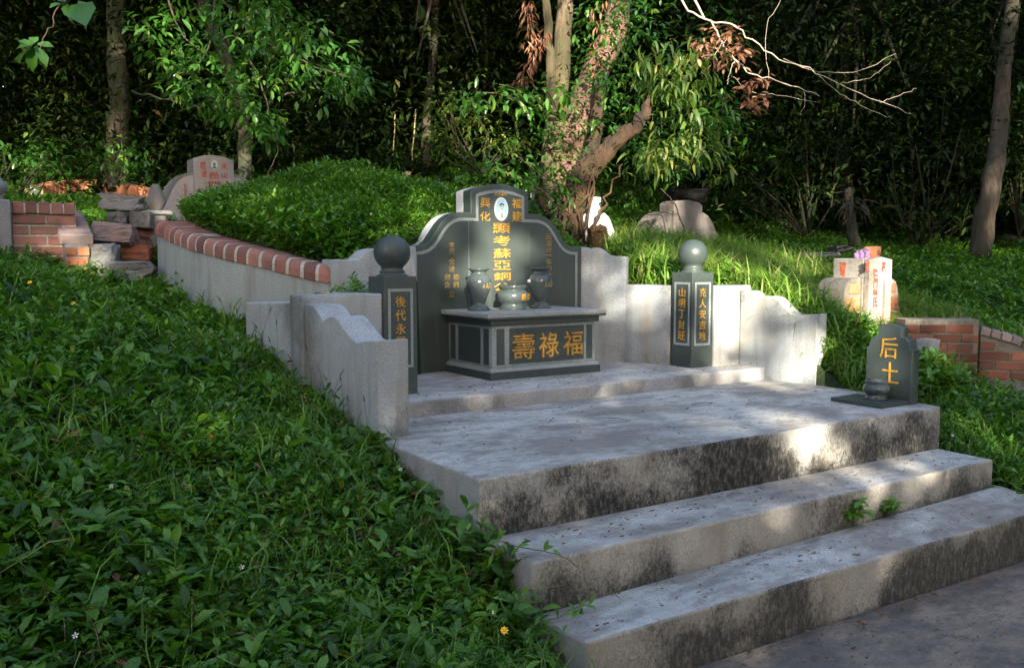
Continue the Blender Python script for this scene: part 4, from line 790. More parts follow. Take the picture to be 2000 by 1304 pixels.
# near lawn: broad leaves
near = lambda x, y: np.clip(1.25-np.hypot(x-0, y-0)/9, .25, 1)
x, y, z = scatter(46000, -2.6, 2.0, .9, 8.2, lambda x, y: np.clip(1.1-np.hypot(x, y)/22, .4, 1)*(.35+.65*(np.sin(x*6.1+2*np.sin(y*4.3))*np.sin(y*7.1+x*2) > -.72)))
clump = .5+.5*np.sin(x*2.1+np.sin(y*1.7)*2)*np.sin(y*2.6+x)+.35*np.sin(x*9.1)*np.sin(y*8.3)
edge = np.clip((1.93-x)/.35, .45, 1)
hh = (.07+.085*np.clip(clump, 0, 1.3))*edge
u = rng.random(len(x)); dn = np.hypot(x, y)
for lo, hi, kk, L_, wr_, tp, hf in ((0, .34, 8, .066, (.42, .58), T_BROAD, 1.0), (.34, .62, 9, .046, (.5, .75), T_BROAD, .9), (.62, .85, 11, .034, (.55, .8), T_SIMPLE, .8), (.85, 1.01, 10, .05, (.2, .32), T_SIMPLE, 1.25)):
    k = (u >= lo) & (u < hi); a = rosettes(x[k], y[k], z[k], kk, hh[k]*hf, L_, wr_); stuff(leaves('ground_cover', *a, M_LEAFG, tp))
x, y, z = scatter(2600, -2.6, 1.95, 1.0, 7.6); P, D, L, W, R, cu = grass(x, y, z, 6, .20, .6, .035); stuff(leaves('grass', P, D, L, W, R, M_GRASS, T_BLADE, curl=cu))
x, y, z = scatter(900, -2.4, 1.9, 1.0, 6); a = rosettes(x, y, z+.06, 5, .09, .085, (.4, .55), (0, .6)); stuff(leaves('ground_cover', *a, M_LEAFG, T_BROAD))
x, y, z = scatter(1800, -2.4, 1.9, 1.0, 6); az = rng.uniform(0, 6.28, len(x)); stuff(leaves('leaf_litter', np.stack([x, y, z+rng.uniform(.01, .10, len(x))], -1), np.stack([np.cos(az), np.sin(az), rng.normal(0, .4, len(x))], -1), rng.uniform(.04, .09, len(x)), np.full(len(x), .4), rng.random(len(x))*.8, M_DEADL))
mb = MB()
for i in range(500):
    xx, yy = random.uniform(-1.5, 1.85), random.uniform(1.2, 5.5); zz = zg(xx, yy); h = random.uniform(.10, .24); dx, dy = random.uniform(-.1, .1), random.uniform(-.1, .1); mb.tube([(xx, yy, zz), (xx+dx*.4, yy+dy*.4, zz+h*.6), (xx+dx, yy+dy, zz+h)], [.0014, .0012, .0008], 4, i % 2)
stuff(mb.build('weed_stems', [M_STEM, M_TWIG]))
# thin seeding grass stems along the near wing wall
mb = MB()
for i in range(26):
    y = random.uniform(3.9, 5.7); x = 1.88-(y-4.16)*.118-random.uniform(.02, .22); z = zg(x, y); h = random.uniform(.16, .34); dx, dy = random.uniform(-.1, .1), random.uniform(-.1, .1); mb.tube([(x, y, z), (x+dx*.3, y+dy*.3, z+h*.6), (x+dx, y+dy, z+h)], [.0016, .0012, .001], 5); mb.tube([(x+dx, y+dy, z+h), (x+dx*1.3, y+dy*1.3, z+h+.03)], [.004, .0015], 5)
stuff(mb.build('seeding_grass', M_STEM))
# mound
inm = lambda x, y: (np.hypot(x-MC[0], y-MC[1]) < MR-.2)
x, y, z = scatter(34000, 1.6, 5.7, 5.2, 9.3, lambda x, y: inm(x, y)*1.0); hm = .06+.09*patch(x*1.4, y*1.3)**1.5
a = rosettes(x, y, z, 8, hm, .052); stuff(leaves('ground_cover', *a, M_LEAFG, T_SIMPLE))
th = np.radians(rng.uniform(104, 232, 3600)); rr = 1.90-np.abs(rng.normal(0, .16, 3600)); x, y = MC[0]+rr*np.cos(th), MC[1]+rr*np.sin(th); k = y > 5.84; x, y = x[k], y[k]; z = mound_z(x, y); a = rosettes(x, y, z, 8, .10, .055, (.45, .65)); stuff(leaves('ground_cover', *a, M_LEAFG, T_BROAD))
x, y, z = scatter(9000, 1.6, 5.7, 5.2, 9.3, lambda x, y: inm(x, y)*(.25+.75*(patch(x, y) > .6))); P, D, L, W, R, cu = grass(x, y, z, 6, .14, .75, .05); stuff(leaves('grass', P, D, L, W, R*.8, M_GRASS, T_BLADE, curl=cu))
# strip between cross wall and headstone
x = rng.uniform(1.9, 2.45, 130); y = rng.uniform(5.2, 5.55, 130); z = surf(x, y); a = rosettes(x, y, z+.02, 8, .10, .055); stuff(leaves('ground_cover', *a, M_LEAFG, T_BROAD))
# bright weeds in front of the small brick headstone
P0 = [at(u, v, d=d) for u, v, d in zip(rng.uniform(1585, 1705, 260), rng.uniform(590, 700, 260), rng.uniform(6.7, 7.0, 260))]; P0 = np.array([p for p in P0 if p[2] > zg(p[0], p[1])-.05 and p[0] > 5.58 and (p[2]-zg(p[0], p[1])) < .38])
a = rosettes(P0[:, 0], P0[:, 1], P0[:, 2]-.08, 7, .12, .06); stuff(leaves('weeds', *a[:4], np.clip(a[4]+.2, 0, .94), M_LEAFG, T_BROAD))
# right bank and right lawn
rt = lambda x, y: ((x > 4.9) & ~inm(x, y))*np.clip(1.25-np.hypot(x, y)/16, .25, 1)
x, y, z = scatter(60000, 4.9, 14, 1.6, 11, rt); tall = (y > 4.3) & (x < 7.2) & (x+y*.6 > 8.0) & (y < 8)
lowz = (x > 6.4) & (x < 8.8) & (y < 4.6); hh = np.where(tall, .14, np.where(lowz, .085, .11))*(.7+.6*(.5+.5*np.sin(x*2.7+y*1.3)*np.sin(y*3.1)))
a = rosettes(x, y, z, 7, hh, .062); stuff(leaves('ground_cover', *a, M_LEAFG, T_SIMPLE))
x, y, z = scatter(30000, 4.95, 8.0, 3.9, 8.2, lambda x, y: (~inm(x, y))*np.where((x < 6.9) & (x+y*.6 > 7.9), 1, .12)); P, D, L, W, R, cu = grass(x, y, z, 6, .22, .42, .055); stuff(leaves('grass', P, D, L, W, np.clip(R+.15, 0, 1), M_GRASS, T_BLADE, curl=cu))
x, y, z = scatter(2500, 5.3, 9, 1.8, 4.4); P, D, L, W, R, cu = grass(x, y, z, 5, .15, .6, .05); stuff(leaves('grass', P, D, L, W, R, M_GRASS, T_BLADE, curl=cu))
x, y = rng.uniform(5.44, 5.72, 170), rng.uniform(3.72, 4.3, 170); k = x > 5.33+(y-3.6)*.36; x, y = x[k], y[k]; z = np.maximum(surf(x, y), .66); a = rosettes(x, y, z, 8, .13, .055); stuff(leaves('ground_cover', *a, M_LEAFG, T_BROAD))
# tall leafy weeds and grass tight behind the right wing wall and round the small brick headstone
x = np.r_[rng.uniform(4.95, 6.6, 1500), rng.uniform(5.62, 6.5, 700)]; y = np.r_[5.12+np.abs(rng.normal(0, .55, 1500)), rng.uniform(3.7, 4.75, 700)]; k = allowed(x, y) & ~((x > 6.3) & (y > 4.45)); x, y = x[k], y[k]; z = surf(x, y)
a = rosettes(x, y, z, 10, .24, .07, (.4, .6)); stuff(leaves('weeds', *a[:4], np.clip(a[4]+.12, 0, .94), M_LEAFG, T_BROAD))
x, y, z = scatter(9000, 4.95, 7.4, 4.3, 7.0, lambda x, y: (~inm(x, y))*(x+y*.6 > 7.9)); P, D, L, W, R, cu = grass(x, y, z, 6, .34, .35, .04); stuff(leaves('grass', P, D, L, W, np.clip(R+.2, 0, 1), M_GRASS, T_BLADE, curl=cu))
# plants behind the ruins, and the forest floor
x, y, z = scatter(52000, -5, 4.5, 7.7, 16, lambda x, y: (np.hypot(x-MC[0], y-MC[1]) > MR)*1.0); a = rosettes(x, y, z, 7, .10, .07); stuff(leaves('ground_cover', *a, M_LEAFG, T_SIMPLE))
x, y, z = scatter(60000, -6, 24, 9, 26, lambda x, y: (np.hypot(x, y) > 14.4)*1.0); P, D, L, W, R, cu = grass(x, y, z, 4, .30, .8, .10); stuff(leaves('grass', P, D, L, W, R*.7, M_LEAFG, T_BLADE, curl=cu))
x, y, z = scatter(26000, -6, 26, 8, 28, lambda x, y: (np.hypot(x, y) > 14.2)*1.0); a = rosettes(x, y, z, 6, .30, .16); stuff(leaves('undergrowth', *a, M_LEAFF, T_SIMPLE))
x, y, z = scatter(9000, 2, 22, 9, 26, lambda x, y: (np.sin(x*1.1)*np.sin(y*.9+1) > .0)*1.0); az = rng.uniform(0, 6.28, len(x)); stuff(leaves('leaf_litter', np.stack([x, y, z+.05], -1), np.stack([np.cos(az), np.sin(az), rng.normal(0, .3, len(x))], -1), rng.uniform(.08, .2, len(x)), np.full(len(x), .5), rng.random(len(x)), M_DEADL))
# ---------------------------------------------------------------- trees
def curve(pts, n=14, jit=.0, seed=0):
    r = np.random.default_rng(seed); P = [np.array(p, float) for p in pts]; out = []
    for i in range(len(P)-1):
        a, b, c, d = P[max(i-1, 0)], P[i], P[i+1], P[min(i+2, len(P)-1)]; m = max(2, n//(len(P)-1))
        for j in range(m): s = j/m; out.append(.5*((2*b)+(-a+c)*s+(2*a-5*b+4*c-d)*s*s+(-a+3*b-3*c+d)*s**3)+r.normal(0, jit, 3))
    out.append(P[-1]); return out
def uvp(L): return [at(u, v, d=d) for u, v, d in L]
def limb(mb, L, rpx0, rpx1, n=10, wob=.12, seed=0, steps=16, jit=.008, mi=0):
    P = curve(uvp(L), steps, jit, seed); m = len(P); d = L[0][2]; rad = [(rpx0+(rpx1-rpx0)*i/(m-1))*d/FPX for i in range(m)]; mb.tube(P, rad, n, mi, wob, True, seed)
def cloud(name, C_, rad, per, L, W, mat, parent=None, tpl=T_SIMPLE, droop=-.25, flat=.6, R0=0, Rs=.22, seed=0):
    C_ = np.asarray(C_, float); n = len(C_)*per; c = np.repeat(C_, per, 0); off = rng.normal(0, 1, (n, 3))*np.array([1, 1, flat])*np.repeat(np.broadcast_to(np.asarray(rad, float).ravel(), (len(C_),)) if np.ndim(rad) == 0 else np.asarray(rad, float), per)[:, None]
    D = off/(np.linalg.norm(off, axis=1)[:, None]+1e-6)*.8+rng.normal(0, .6, (n, 3)); D[:, 2] = D[:, 2]*.5+droop
    R = np.clip(np.repeat(rng.beta(2, 2, len(C_)), per)*.6+rng.normal(.2+R0, Rs, n), 0, .95); R = np.where(rng.random(n) < .01, 1, R)
    return leaves(name, c+off, D, L*rng.uniform(.6, 1.25, n), W*rng.uniform(.8, 1.2, n), R, mat, tpl, parent)
def spray(centers, per, L, W, mat, name, parent, r=.10, tpl=T_BROAD, droop=-.35, **k): return cloud(name, centers, r, per, L, W, mat, parent, tpl, droop, **k)
# big leaning multi-trunk tree in the centre
t = thing('forest_tree', 'big multi-stemmed tree with pale leaning trunk and dark split limb, behind the granite headstone', 'tree', tuple(at(1120, 440, d=9.6)))
mb = MB(); limb(mb, [(1112, 470, 9.6), (1100, 400, 9.6), (1108, 310, 9.6), (1128, 240, 9.7), (1160, 150, 9.9), (1195, 70, 10), (1215, -20, 10.2), (1240, -140, 10.5)], 36, 22, 14, .10, 1, 36); mb.build('leaning_trunk', M_BARKP, t)
mb = MB(); limb(mb, [(1085, 470, 9.5), (1082, 380, 9.5), (1078, 300, 9.5), (1092, 200, 9.6), (1097, 120, 9.7), (1103, 40, 9.8), (1110, -60, 9.9)], 24, 15, 12, .08, 2, 30); limb(mb, [(1080, 300, 9.5), (1075, 200, 9.5), (1076, 120, 9.5), (1070, 30, 9.4), (1060, -60, 9.3)], 12, 7, 8, .1, 3, 20); mb.build('upright_trunk', M_BARKG, t)
mb = MB(); limb(mb, [(1106, 500, 9.1), (1108, 440, 9.1), (1122, 390, 9.1), (1148, 330, 9.1), (1195, 285, 9.0), (1240, 250, 8.9), (1262, 215, 8.9), (1268, 190, 8.9)], 33, 5, 14, .25, 4, 40, .016)
limb(mb, [(1120, 400, 9.2), (1140, 330, 9.3), (1160, 270, 9.4), (1170, 200, 9.4), (1178, 120, 9.5)], 20, 9, 10, .16, 5, 20); limb(mb, [(1110, 480, 9.2), (1098, 430, 9.2), (1070, 400, 9.3), (1060, 370, 9.4)], 22, 14, 10, .2, 6, 14)
for i in range(9):
    u = 1085+i*9; limb(mb, [(u, 480, 8.95), (u+random.uniform(-12, 16), 430, 8.9), (u+random.uniform(-5, 40), 370, 8.95), (u+random.uniform(10, 60), 320, 9.0)], 3.5, 1.6, 5, .3, 20+i, 12, .02)
mb.build('split_limb', M_BARKD, t)
mb = MB()
for i, (u, v, w2) in enumerate([(930, 180, 1), (975, 165, 1), (1020, 190, 1), (1060, 175, 1), (1100, 190, 1)]): limb(mb, [(1095, 230, 9.4), ((1095+u)/2, (v+205)/2, 9.0), (u, v, 8.7)], 2.2, .9, 5, .1, 40+i, 8)
for i, (u, v) in enumerate([(960, 330), (1000, 300), (1040, 330), (1080, 350), (1030, 380), (1100, 370)]): limb(mb, [(1110, 420, 9.0), ((1110+u)/2, (v+380)/2, 8.8), (u, v, 8.5)], 1.8, .7, 5, .1, 50+i, 8)
mb.build('twigs', M_TWIG, t)
C1 = uvp([(u+rng.normal(0, 7), v+rng.normal(0, 6), 8.7+rng.normal(0, .2)) for u, v in [(905, 205), (925, 190), (940, 180), (958, 190), (972, 178), (990, 182), (1008, 190), (1020, 200), (1030, 182), (1045, 175), (1060, 186), (1075, 200), (1092, 180), (1105, 172), (1020, 262), (1088, 212), (1035, 208), (900, 212)] for _ in range(2)])
spray(C1, 7, .115, .45, M_LEAFT, 'foliage', t, .07, R0=.15)
C1 = uvp([(u+rng.normal(0, 7), v+rng.normal(0, 6), 8.5+rng.normal(0, .2)) for u, v in [(935, 325), (955, 318), (972, 310), (945, 340), (990, 318), (1005, 330), (1020, 345), (1010, 355), (1035, 365), (1050, 330), (1065, 345), (1085, 370), (1100, 330), (1075, 380), (1110, 380), (1090, 400), (1100, 430), (1085, 440), (1108, 455)] for _ in range(2)])
spray(C1, 6, .11, .45, M_LEAFT, 'foliage', t, .07)
rs = [(u, v, 9.9+rng.normal(0, .5)) for u, v in np.c_[rng.uniform(1150, 1420, 190), rng.uniform(-40, 330, 190)] if not (1290 < u < 1400 and v < 60) and (v < 260 or u > 1230) and rng.random() < .75]
spray(uvp(rs), 12, .10, .42, M_LEAFT, 'foliage', t, .14)
iv = [(np.interp(v, [0, 70, 150, 240, 310, 400, 470], [1212, 1195, 1160, 1128, 1108, 1100, 1112])+rng.normal(0, 32), v, 9.45+rng.normal(0, .15)) for v in rng.uniform(-20, 460, 120)]+[(1085+rng.normal(0, 18), v, 9.3) for v in rng.uniform(230, 450, 45)]+[(1190+rng.normal(0, 30), v, 9.0) for v in rng.uniform(80, 330, 50)]
spray(uvp(iv), 6, .075, .5, M_LEAFT, 'climbing_leaves', t, .07)
rs = [(u, v, 9.3+rng.normal(0, .3)) for u, v in np.c_[rng.uniform(1255, 1385, 70), rng.uniform(90, 330, 70)]]
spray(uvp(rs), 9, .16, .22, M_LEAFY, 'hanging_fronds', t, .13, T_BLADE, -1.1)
C1 = uvp([(1035+rng.normal(0, 4), v, 8.8) for v in np.linspace(0, 92, 16)]+[(1068-k*3.2, 62+k*6, 8.9) for k in range(14)]+[(1170+rng.normal(0, 9), v, 9.4) for v in np.linspace(10, 140, 10)]+[(1025-k*2, 150+k*3, 8.9) for k in range(5)])
spray(C1, 6, .105, .25, M_DEADL, 'dead_fronds', t, .028, T_SIMPLE, -1.3)
# left overhanging tree
t = thing('forest_tree', 'leafy tree whose glossy sunlit branches hang over the left tombs', 'tree', tuple(at(470, 330, d=12)))
mb = MB(); limb(mb, [(480, 350, 12), (476, 240, 12), (440, 110, 11.5), (400, 20, 11), (380, -120, 10.5)], 14, 9, 9, .15, 7, 24); mb.build('trunk', M_BARKN, t)
mb = MB(); Br = [[(320, -30, 9.5), (350, 60, 9.3), (420, 120, 9.1)], [(400, -40, 9.4), (470, 40, 9.2), (540, 95, 9.0), (620, 130, 8.8), (700, 160, 8.7)], [(420, 0, 9.5), (400, 110, 9.2), (340, 150, 9)], [(440, 40, 9.4), (500, 140, 9), (530, 240, 8.9)], [(560, 80, 9.1), (620, 170, 9), (680, 190, 8.9)], [(260, 180, 9.6), (330, 195, 9.5), (395, 212, 9.4)], [(555, 184, 9.3), (605, 176, 9.3)], [(500, 150, 9.2), (430, 190, 9.1), (380, 180, 9)]]
for i, b in enumerate(Br): limb(mb, b, 2.4, .8, 6, .1, 60+i, 12)
mb.build('branches', M_BARKN, t)
reg = [(300, 60, 40, 40), (360, 40, 60, 40), (330, 130, 40, 30), (420, 60, 60, 40), (470, 20, 50, 30), (380, 110, 40, 30), (500, 60, 40, 30), (450, 100, 40, 25), (560, 70, 40, 25), (600, 100, 45, 25), (660, 120, 45, 25), (700, 150, 25, 25), (640, 160, 40, 22), (580, 140, 40, 20), (400, 165, 50, 20), (360, 160, 40, 20), (470, 160, 30, 22), (520, 110, 40, 30), (420, 200, 35, 18), (490, 225, 25, 18), (520, 245, 25, 12), (680, 175, 25, 14), (450, 215, 25, 15), (525, 260, 8, 10), (540, 10, 60, 25), (610, 60, 30, 20)]
C1 = uvp([(rng.normal(u, a*.62), rng.normal(v, b*.75), rng.uniform(8.4, 9.8)) for u, v, a, b in reg for _ in range(9)])
spray(C1, 8, .115, .46, M_LEAFT, 'foliage', t, .075, T_BROAD, -.45, R0=.1)
# near sprig at the upper left
t = thing('overhanging_branch', 'thin branch with a few large round pale green leaves hanging in at the upper left', 'branch', tuple(at(60, 0, d=5)))
mb = MB(); limb(mb, [(120, -60, 5), (108, 20, 5), (95, 60, 5), (78, 95, 5)], 1.6, .7, 5, .05, 3, 12); limb(mb, [(135, -60, 5), (130, -10, 5), (128, 20, 5)], 1.5, .8, 5, .05, 4, 8); mb.build('stem', M_TWIG, t)
LP = [(62, 88, 38, 78), (62, 88, 30, 92), (64, 90, 34, 112), (66, 92, 60, 134), (68, 90, 92, 124), (72, 86, 100, 88), (66, 86, 66, 70), (64, 88, 48, 82), (128, 6, 112, -8), (128, 8, 100, 10), (130, 10, 128, 14), (140, 8, 140, 38), (148, 8, 160, 30), (152, 2, 170, 20), (132, 0, 108, -6)]
P = np.array([at(a, b, d=5.0+rng.normal(0, .04)) for a, b, c, d in LP]); Q = np.array([at(c, d, d=5.0+rng.normal(0, .08)) for a, b, c, d in LP]); DD = Q-P
leaves('leaves', P, DD, np.linalg.norm(DD, axis=1)*1.15, np.full(len(P), .72), np.full(len(P), .8)+rng.normal(0, .05, len(P)), M_LEAFT, T_BROAD, t, up=-FF*.9+rng.normal(0, .2, (len(P), 3)))
# trunk at the left, right tree
def simple_tree(label, L, r0, r1, mat, crown=None, seed=0, leafmat=None, n=60, Lf=.12, rad=.35, vis=(0, 0)):
    t = thing('forest_tree', label, 'tree', tuple(at(*L[0][:2], d=L[0][2]))); mb = MB(); limb(mb, L, r0, r1, 12, .12, seed, 30); mb.build('trunk', mat, t)
    if crown is not None:
        c, s = crown; cen = rng.normal(0, 1, (n, 3)); cen /= np.linalg.norm(cen, axis=1)[:, None]; cen = np.array(at(c[0], c[1], d=c[2]))+cen*np.array(s)*rng.uniform(.55, 1, (n, 1))
        mb = MB(); top = at(*L[-1][:2], d=L[-1][2])
        for i in range(0, n, 4): mb.tube([top, (top+cen[i])/2+rng.normal(0, .1, 3), cen[i]], [.05, .03, .012], 5, 0, .1, True, i)
        mb.build('branches', mat, t); cloud('crown', cen, rad, 60, Lf, .45, leafmat or M_LEAFF, t)
    return t
simple_tree('straight grey vine covered tree trunk at the edge of the dark forest on the left', [(232, 372, 13), (228, 300, 13), (233, 200, 13), (228, 120, 13), (225, 0, 13), (225, -120, 13)], 22, 15, M_BARKN, ((225, -160, 13), (2.6, 2, 1.5)), 71, n=60)
simple_tree('brown leaning tree trunk lit by the sun at the far right', [(1912, 500, 11), (1922, 430, 11), (1938, 350, 11), (1950, 270, 11.2), (1957, 180, 11.4), (1970, 60, 11.6), (1990, -80, 12)], 21, 12, M_BARKN, ((1960, -60, 11.8), (2.2, 2, 1.6)), 72, n=70)
simple_tree('slim dark tree trunk standing between the mound and the big leaning tree', [(840, 360, 15), (832, 260, 15), (845, 120, 15), (850, 0, 15), (850, -100, 15)], 9, 6, M_BARKN, ((850, 10, 15), (2.6, 2, 1.8)), 73, n=60)
simple_tree('shadowy tree with a slim trunk left of the far right trunk', [(1650, 470, 13.5), (1655, 380, 13.5), (1640, 260, 13.5), (1650, 100, 13.5), (1660, -60, 13.5)], 14, 9, M_BARKN, ((1640, 40, 13), (2.8, 2, 2.1)), 74, n=110)
# light coloured hanging foliage on the right
t = thing('climbing_plant', 'pale yellow green feathery climber catching light in the dark forest on the upper right', 'plant', tuple(at(1850, 120, d=13)))
rs = [(rng.normal(u, a), rng.normal(v, b), 12.6+rng.normal(0, .25)) for u, v, a, b in [(1850, 80, 18, 16), (1845, 110, 22, 16), (1830, 135, 18, 10), (1875, 100, 18, 20), (1880, 160, 18, 10)] for _ in range(14)]
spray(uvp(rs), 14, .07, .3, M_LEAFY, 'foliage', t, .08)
t = thing('forest_shrub', 'bright green shrub lit by the sun beyond the tree fronds right of the centre', 'shrub', tuple(at(1500, 300, d=14)))
rs = [(rng.normal(u, a), rng.normal(v, b), 14+rng.normal(0, .4)) for u, v, a, b in [(1475, 250, 20, 18), (1500, 300, 20, 12), (1530, 320, 16, 10), (1580, 360, 20, 12), (1450, 280, 12, 14)] for _ in range(9)]
spray(uvp(rs), 12, .11, .45, M_LEAFT, 'foliage', t, .10, R0=.1)
def shrub(label, reg, d, L, n, mat=M_LEAFT, per=12, r=.12, R0=0):
    t = thing('forest_shrub', label, 'shrub', tuple(at(reg[0][0], reg[0][1]+reg[0][3]*2, d=d))); rs = [(rng.normal(u, a), rng.normal(v, b), d+rng.normal(0, .35)) for u, v, a, b in reg for _ in range(n)]
    mb = MB(); base = at(reg[0][0], reg[0][1]+reg[0][3]*3, d=d)
    for q in uvp(rs[::4]): mb.tube([base, (base+q)/2+rng.normal(0, .08, 3), q], [.014, .009, .004], 5)
    mb.build('stems', M_BARKN, t); spray(uvp(rs), per, L, .45, mat, 'foliage', t, r, R0=R0)
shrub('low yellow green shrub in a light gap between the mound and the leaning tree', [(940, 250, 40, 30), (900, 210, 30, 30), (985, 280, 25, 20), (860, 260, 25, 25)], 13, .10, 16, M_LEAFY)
shrub('light green bush at the left edge above the brick ruins', [(20, 330, 25, 25), (60, 300, 30, 25), (110, 330, 20, 14)], 11.5, .10, 14)
shrub('sparse bush with a few lit leaves growing below the straight grey trunk', [(225, 285, 22, 25), (250, 310, 20, 14), (195, 315, 18, 12), (270, 325, 14, 8)], 11.5, .10, 8)
shrub('dense mid green bush right of the hanging fronds of the centre tree', [(1310, 250, 30, 35), (1350, 300, 25, 18), (1280, 300, 25, 22), (1400, 250, 20, 22)], 11.5, .10, 16)
shrub('large dark leafy bush in the shade left of the dead palm stump', [(1580, 320, 50, 50), (1520, 380, 50, 30), (1450, 350, 30, 30)], 12, .12, 26, M_LEAFF, 14, .16)
shrub('large dark leafy bush between the dead palm stump and the far right trunk', [(1790, 330, 50, 55), (1740, 400, 40, 30), (1850, 280, 40, 40), (1880, 400, 20, 30)], 12, .12, 24, M_LEAFF, 14, .16)
shrub('leafy bush behind the far right trunk at the edge of the photo', [(1990, 330, 25, 45), (2030, 250, 25, 40), (1975, 180, 30, 30)], 12.3, .12, 20, M_LEAFT, 12, .14)
# dead branch, upper right
t = thing('dead_branch', 'bare bleached dead branch with forking twigs and clinging brown leaves at the upper right', 'branch', tuple(at(1345, -30, d=7)))
BR = [([(1335, -40, 7), (1370, 25, 7), (1400, 60, 7), (1412, 90, 7), (1435, 115, 7), (1460, 140, 7), (1500, 155, 7.1), (1560, 172, 7.2), (1600, 188, 7.3)], 4.5, 1.3), ([(1322, -20, 7), (1345, 20, 7), (1385, 42, 7), (1430, 48, 7), (1470, 80, 6.9), (1520, 115, 6.9), (1580, 135, 6.9), (1640, 165, 6.9), (1720, 200, 7), (1780, 222, 7)], 4, .7), ([(1412, 90, 7), (1420, 70, 7), (1405, 95, 6.9), (1370, 112, 6.8)], 1.8, .8), ([(1435, 118, 7), (1425, 145, 7), (1420, 165, 7)], 1.8, .7), ([(1570, 178, 7.2), (1572, 200, 7.2), (1562, 226, 7.2)], 1.1, .5), ([(1530, 118, 6.9), (1600, 140, 7), (1680, 138, 7.1), (1750, 105, 7.2)], 1.3, .4), ([(1640, 165, 6.9), (1700, 150, 7), (1740, 120, 7)], .9, .3), ([(1720, 200, 7), (1760, 185, 7), (1790, 172, 7)], .9, .4), ([(1600, 150, 7), (1650, 190, 7), (1700, 215, 7), (1745, 233, 7)], 1, .4), ([(1500, 155, 7), (1495, 60, 7), (1520, 10, 7), (1560, -30, 7)], .8, .4), ([(1430, 150, 7), (1470, 180, 7), (1530, 188, 7), (1600, 200, 7)], .9, .4)]
mb = MB()
for i, (L, a, b) in enumerate(BR): limb(mb, L, a*.55, b*.55, 6, .12, 90+i, len(L)*4, .006)
mb.build('bare_wood', M_DEADW, t)
rs = [(rng.normal(u, a), rng.normal(v, b), 7+rng.normal(0, .1)) for u, v, a, b in [(1380, 80, 14, 14), (1400, 110, 14, 16), (1420, 60, 10, 8), (1455, 170, 14, 10), (1475, 195, 8, 10), (1440, 110, 8, 8)] for _ in range(8)]
spray(uvp(rs), 6, .075, .45, M_DEADL, 'dead_leaves', t, .045, T_BROAD, -.4)
# forest cane stakes, hanging vine
t = thing('cane_stake', 'taller pale thin cane standing upright in the grass left of the centre tree', 'stake', tuple(at(771, 275, d=15))); mb = MB(); limb(mb, [(768, 325, 15), (771, 250, 15), (771, 218, 15)], 1.6, 1.2, 6, 0, 1, 6); mb.build('cane', M_BAMBOO, t)
t = thing('cane_stake', 'shorter orange-lit thin cane standing right of the taller cane', 'stake', tuple(at(808, 270, d=15))); mb = MB(); limb(mb, [(806, 320, 15), (811, 240, 15), (812, 214, 15)], 1.6, 1.2, 6, 0, 2, 6); mb.build('cane', M_BAMBOO, t)
t = thing('hanging_vine', 'thin bare curved vine hanging down behind the mound right of the portrait headstone', 'vine', tuple(at(540, 250, d=9))); mb = MB(); limb(mb, [(530, 235, 9), (541, 265, 9), (538, 310, 9), (518, 350, 9)], 1.3, .9, 6, .05, 3, 12); mb.build('vine_stem', M_TWIG, t)
t = thing('bent_shoot', 'thin dark reddish arched shoot rising in front of the grey tombstone', 'shoot', tuple(at(1340, 475, d=9.6))); mb = MB(); limb(mb, [(1340, 475, 9.6), (1334, 440, 9.6), (1322, 405, 9.6), (1308, 385, 9.6), (1290, 368, 9.6)], 1.7, 1.1, 6, .05, 5, 12); mb.build('stem', M_BARKD, t)
# palm-like dead stump on the right
t = thing('dead_palm', 'fallen dead palm stump with drooping dry fronds in the shadow on the right', 'stump', tuple(at(1665, 450, d=11)))
mb = MB(); limb(mb, [(1668, 480, 11), (1660, 420, 11), (1655, 370, 11)], 12, 7, 9, .2, 8, 10); mb.build('stump', M_BARKN, t)
rs = [(1665, 395+rng.normal(0, 12), 10.9) for _ in range(14)]; spray(uvp(rs), 4, .32, .06, M_BARKN, 'dry_fronds', t, .08, T_BLADE, -.6)
# forest mass
def fbox(n, u0, u1, v0, v1, d0, d1, holes=()):
    u = rng.uniform(u0, u1, n); v = rng.uniform(v0, v1, n); d = rng.uniform(d0, d1, n); 
    return np.array([at(a, b, d=c) for a, b, c in zip(u, v, d)])
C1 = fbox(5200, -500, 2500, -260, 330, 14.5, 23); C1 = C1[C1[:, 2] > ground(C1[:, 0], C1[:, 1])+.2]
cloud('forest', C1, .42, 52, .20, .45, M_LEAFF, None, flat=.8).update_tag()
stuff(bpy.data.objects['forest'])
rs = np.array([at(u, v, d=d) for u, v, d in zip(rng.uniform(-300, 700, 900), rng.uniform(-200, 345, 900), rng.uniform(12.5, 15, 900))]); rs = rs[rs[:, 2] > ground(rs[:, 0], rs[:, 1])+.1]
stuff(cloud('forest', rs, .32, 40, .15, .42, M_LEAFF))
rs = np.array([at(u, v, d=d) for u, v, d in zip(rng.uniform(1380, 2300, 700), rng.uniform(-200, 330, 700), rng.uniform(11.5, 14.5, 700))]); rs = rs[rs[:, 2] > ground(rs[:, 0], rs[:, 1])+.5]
stuff(cloud('forest', rs, .32, 40, .14, .42, M_LEAFF))
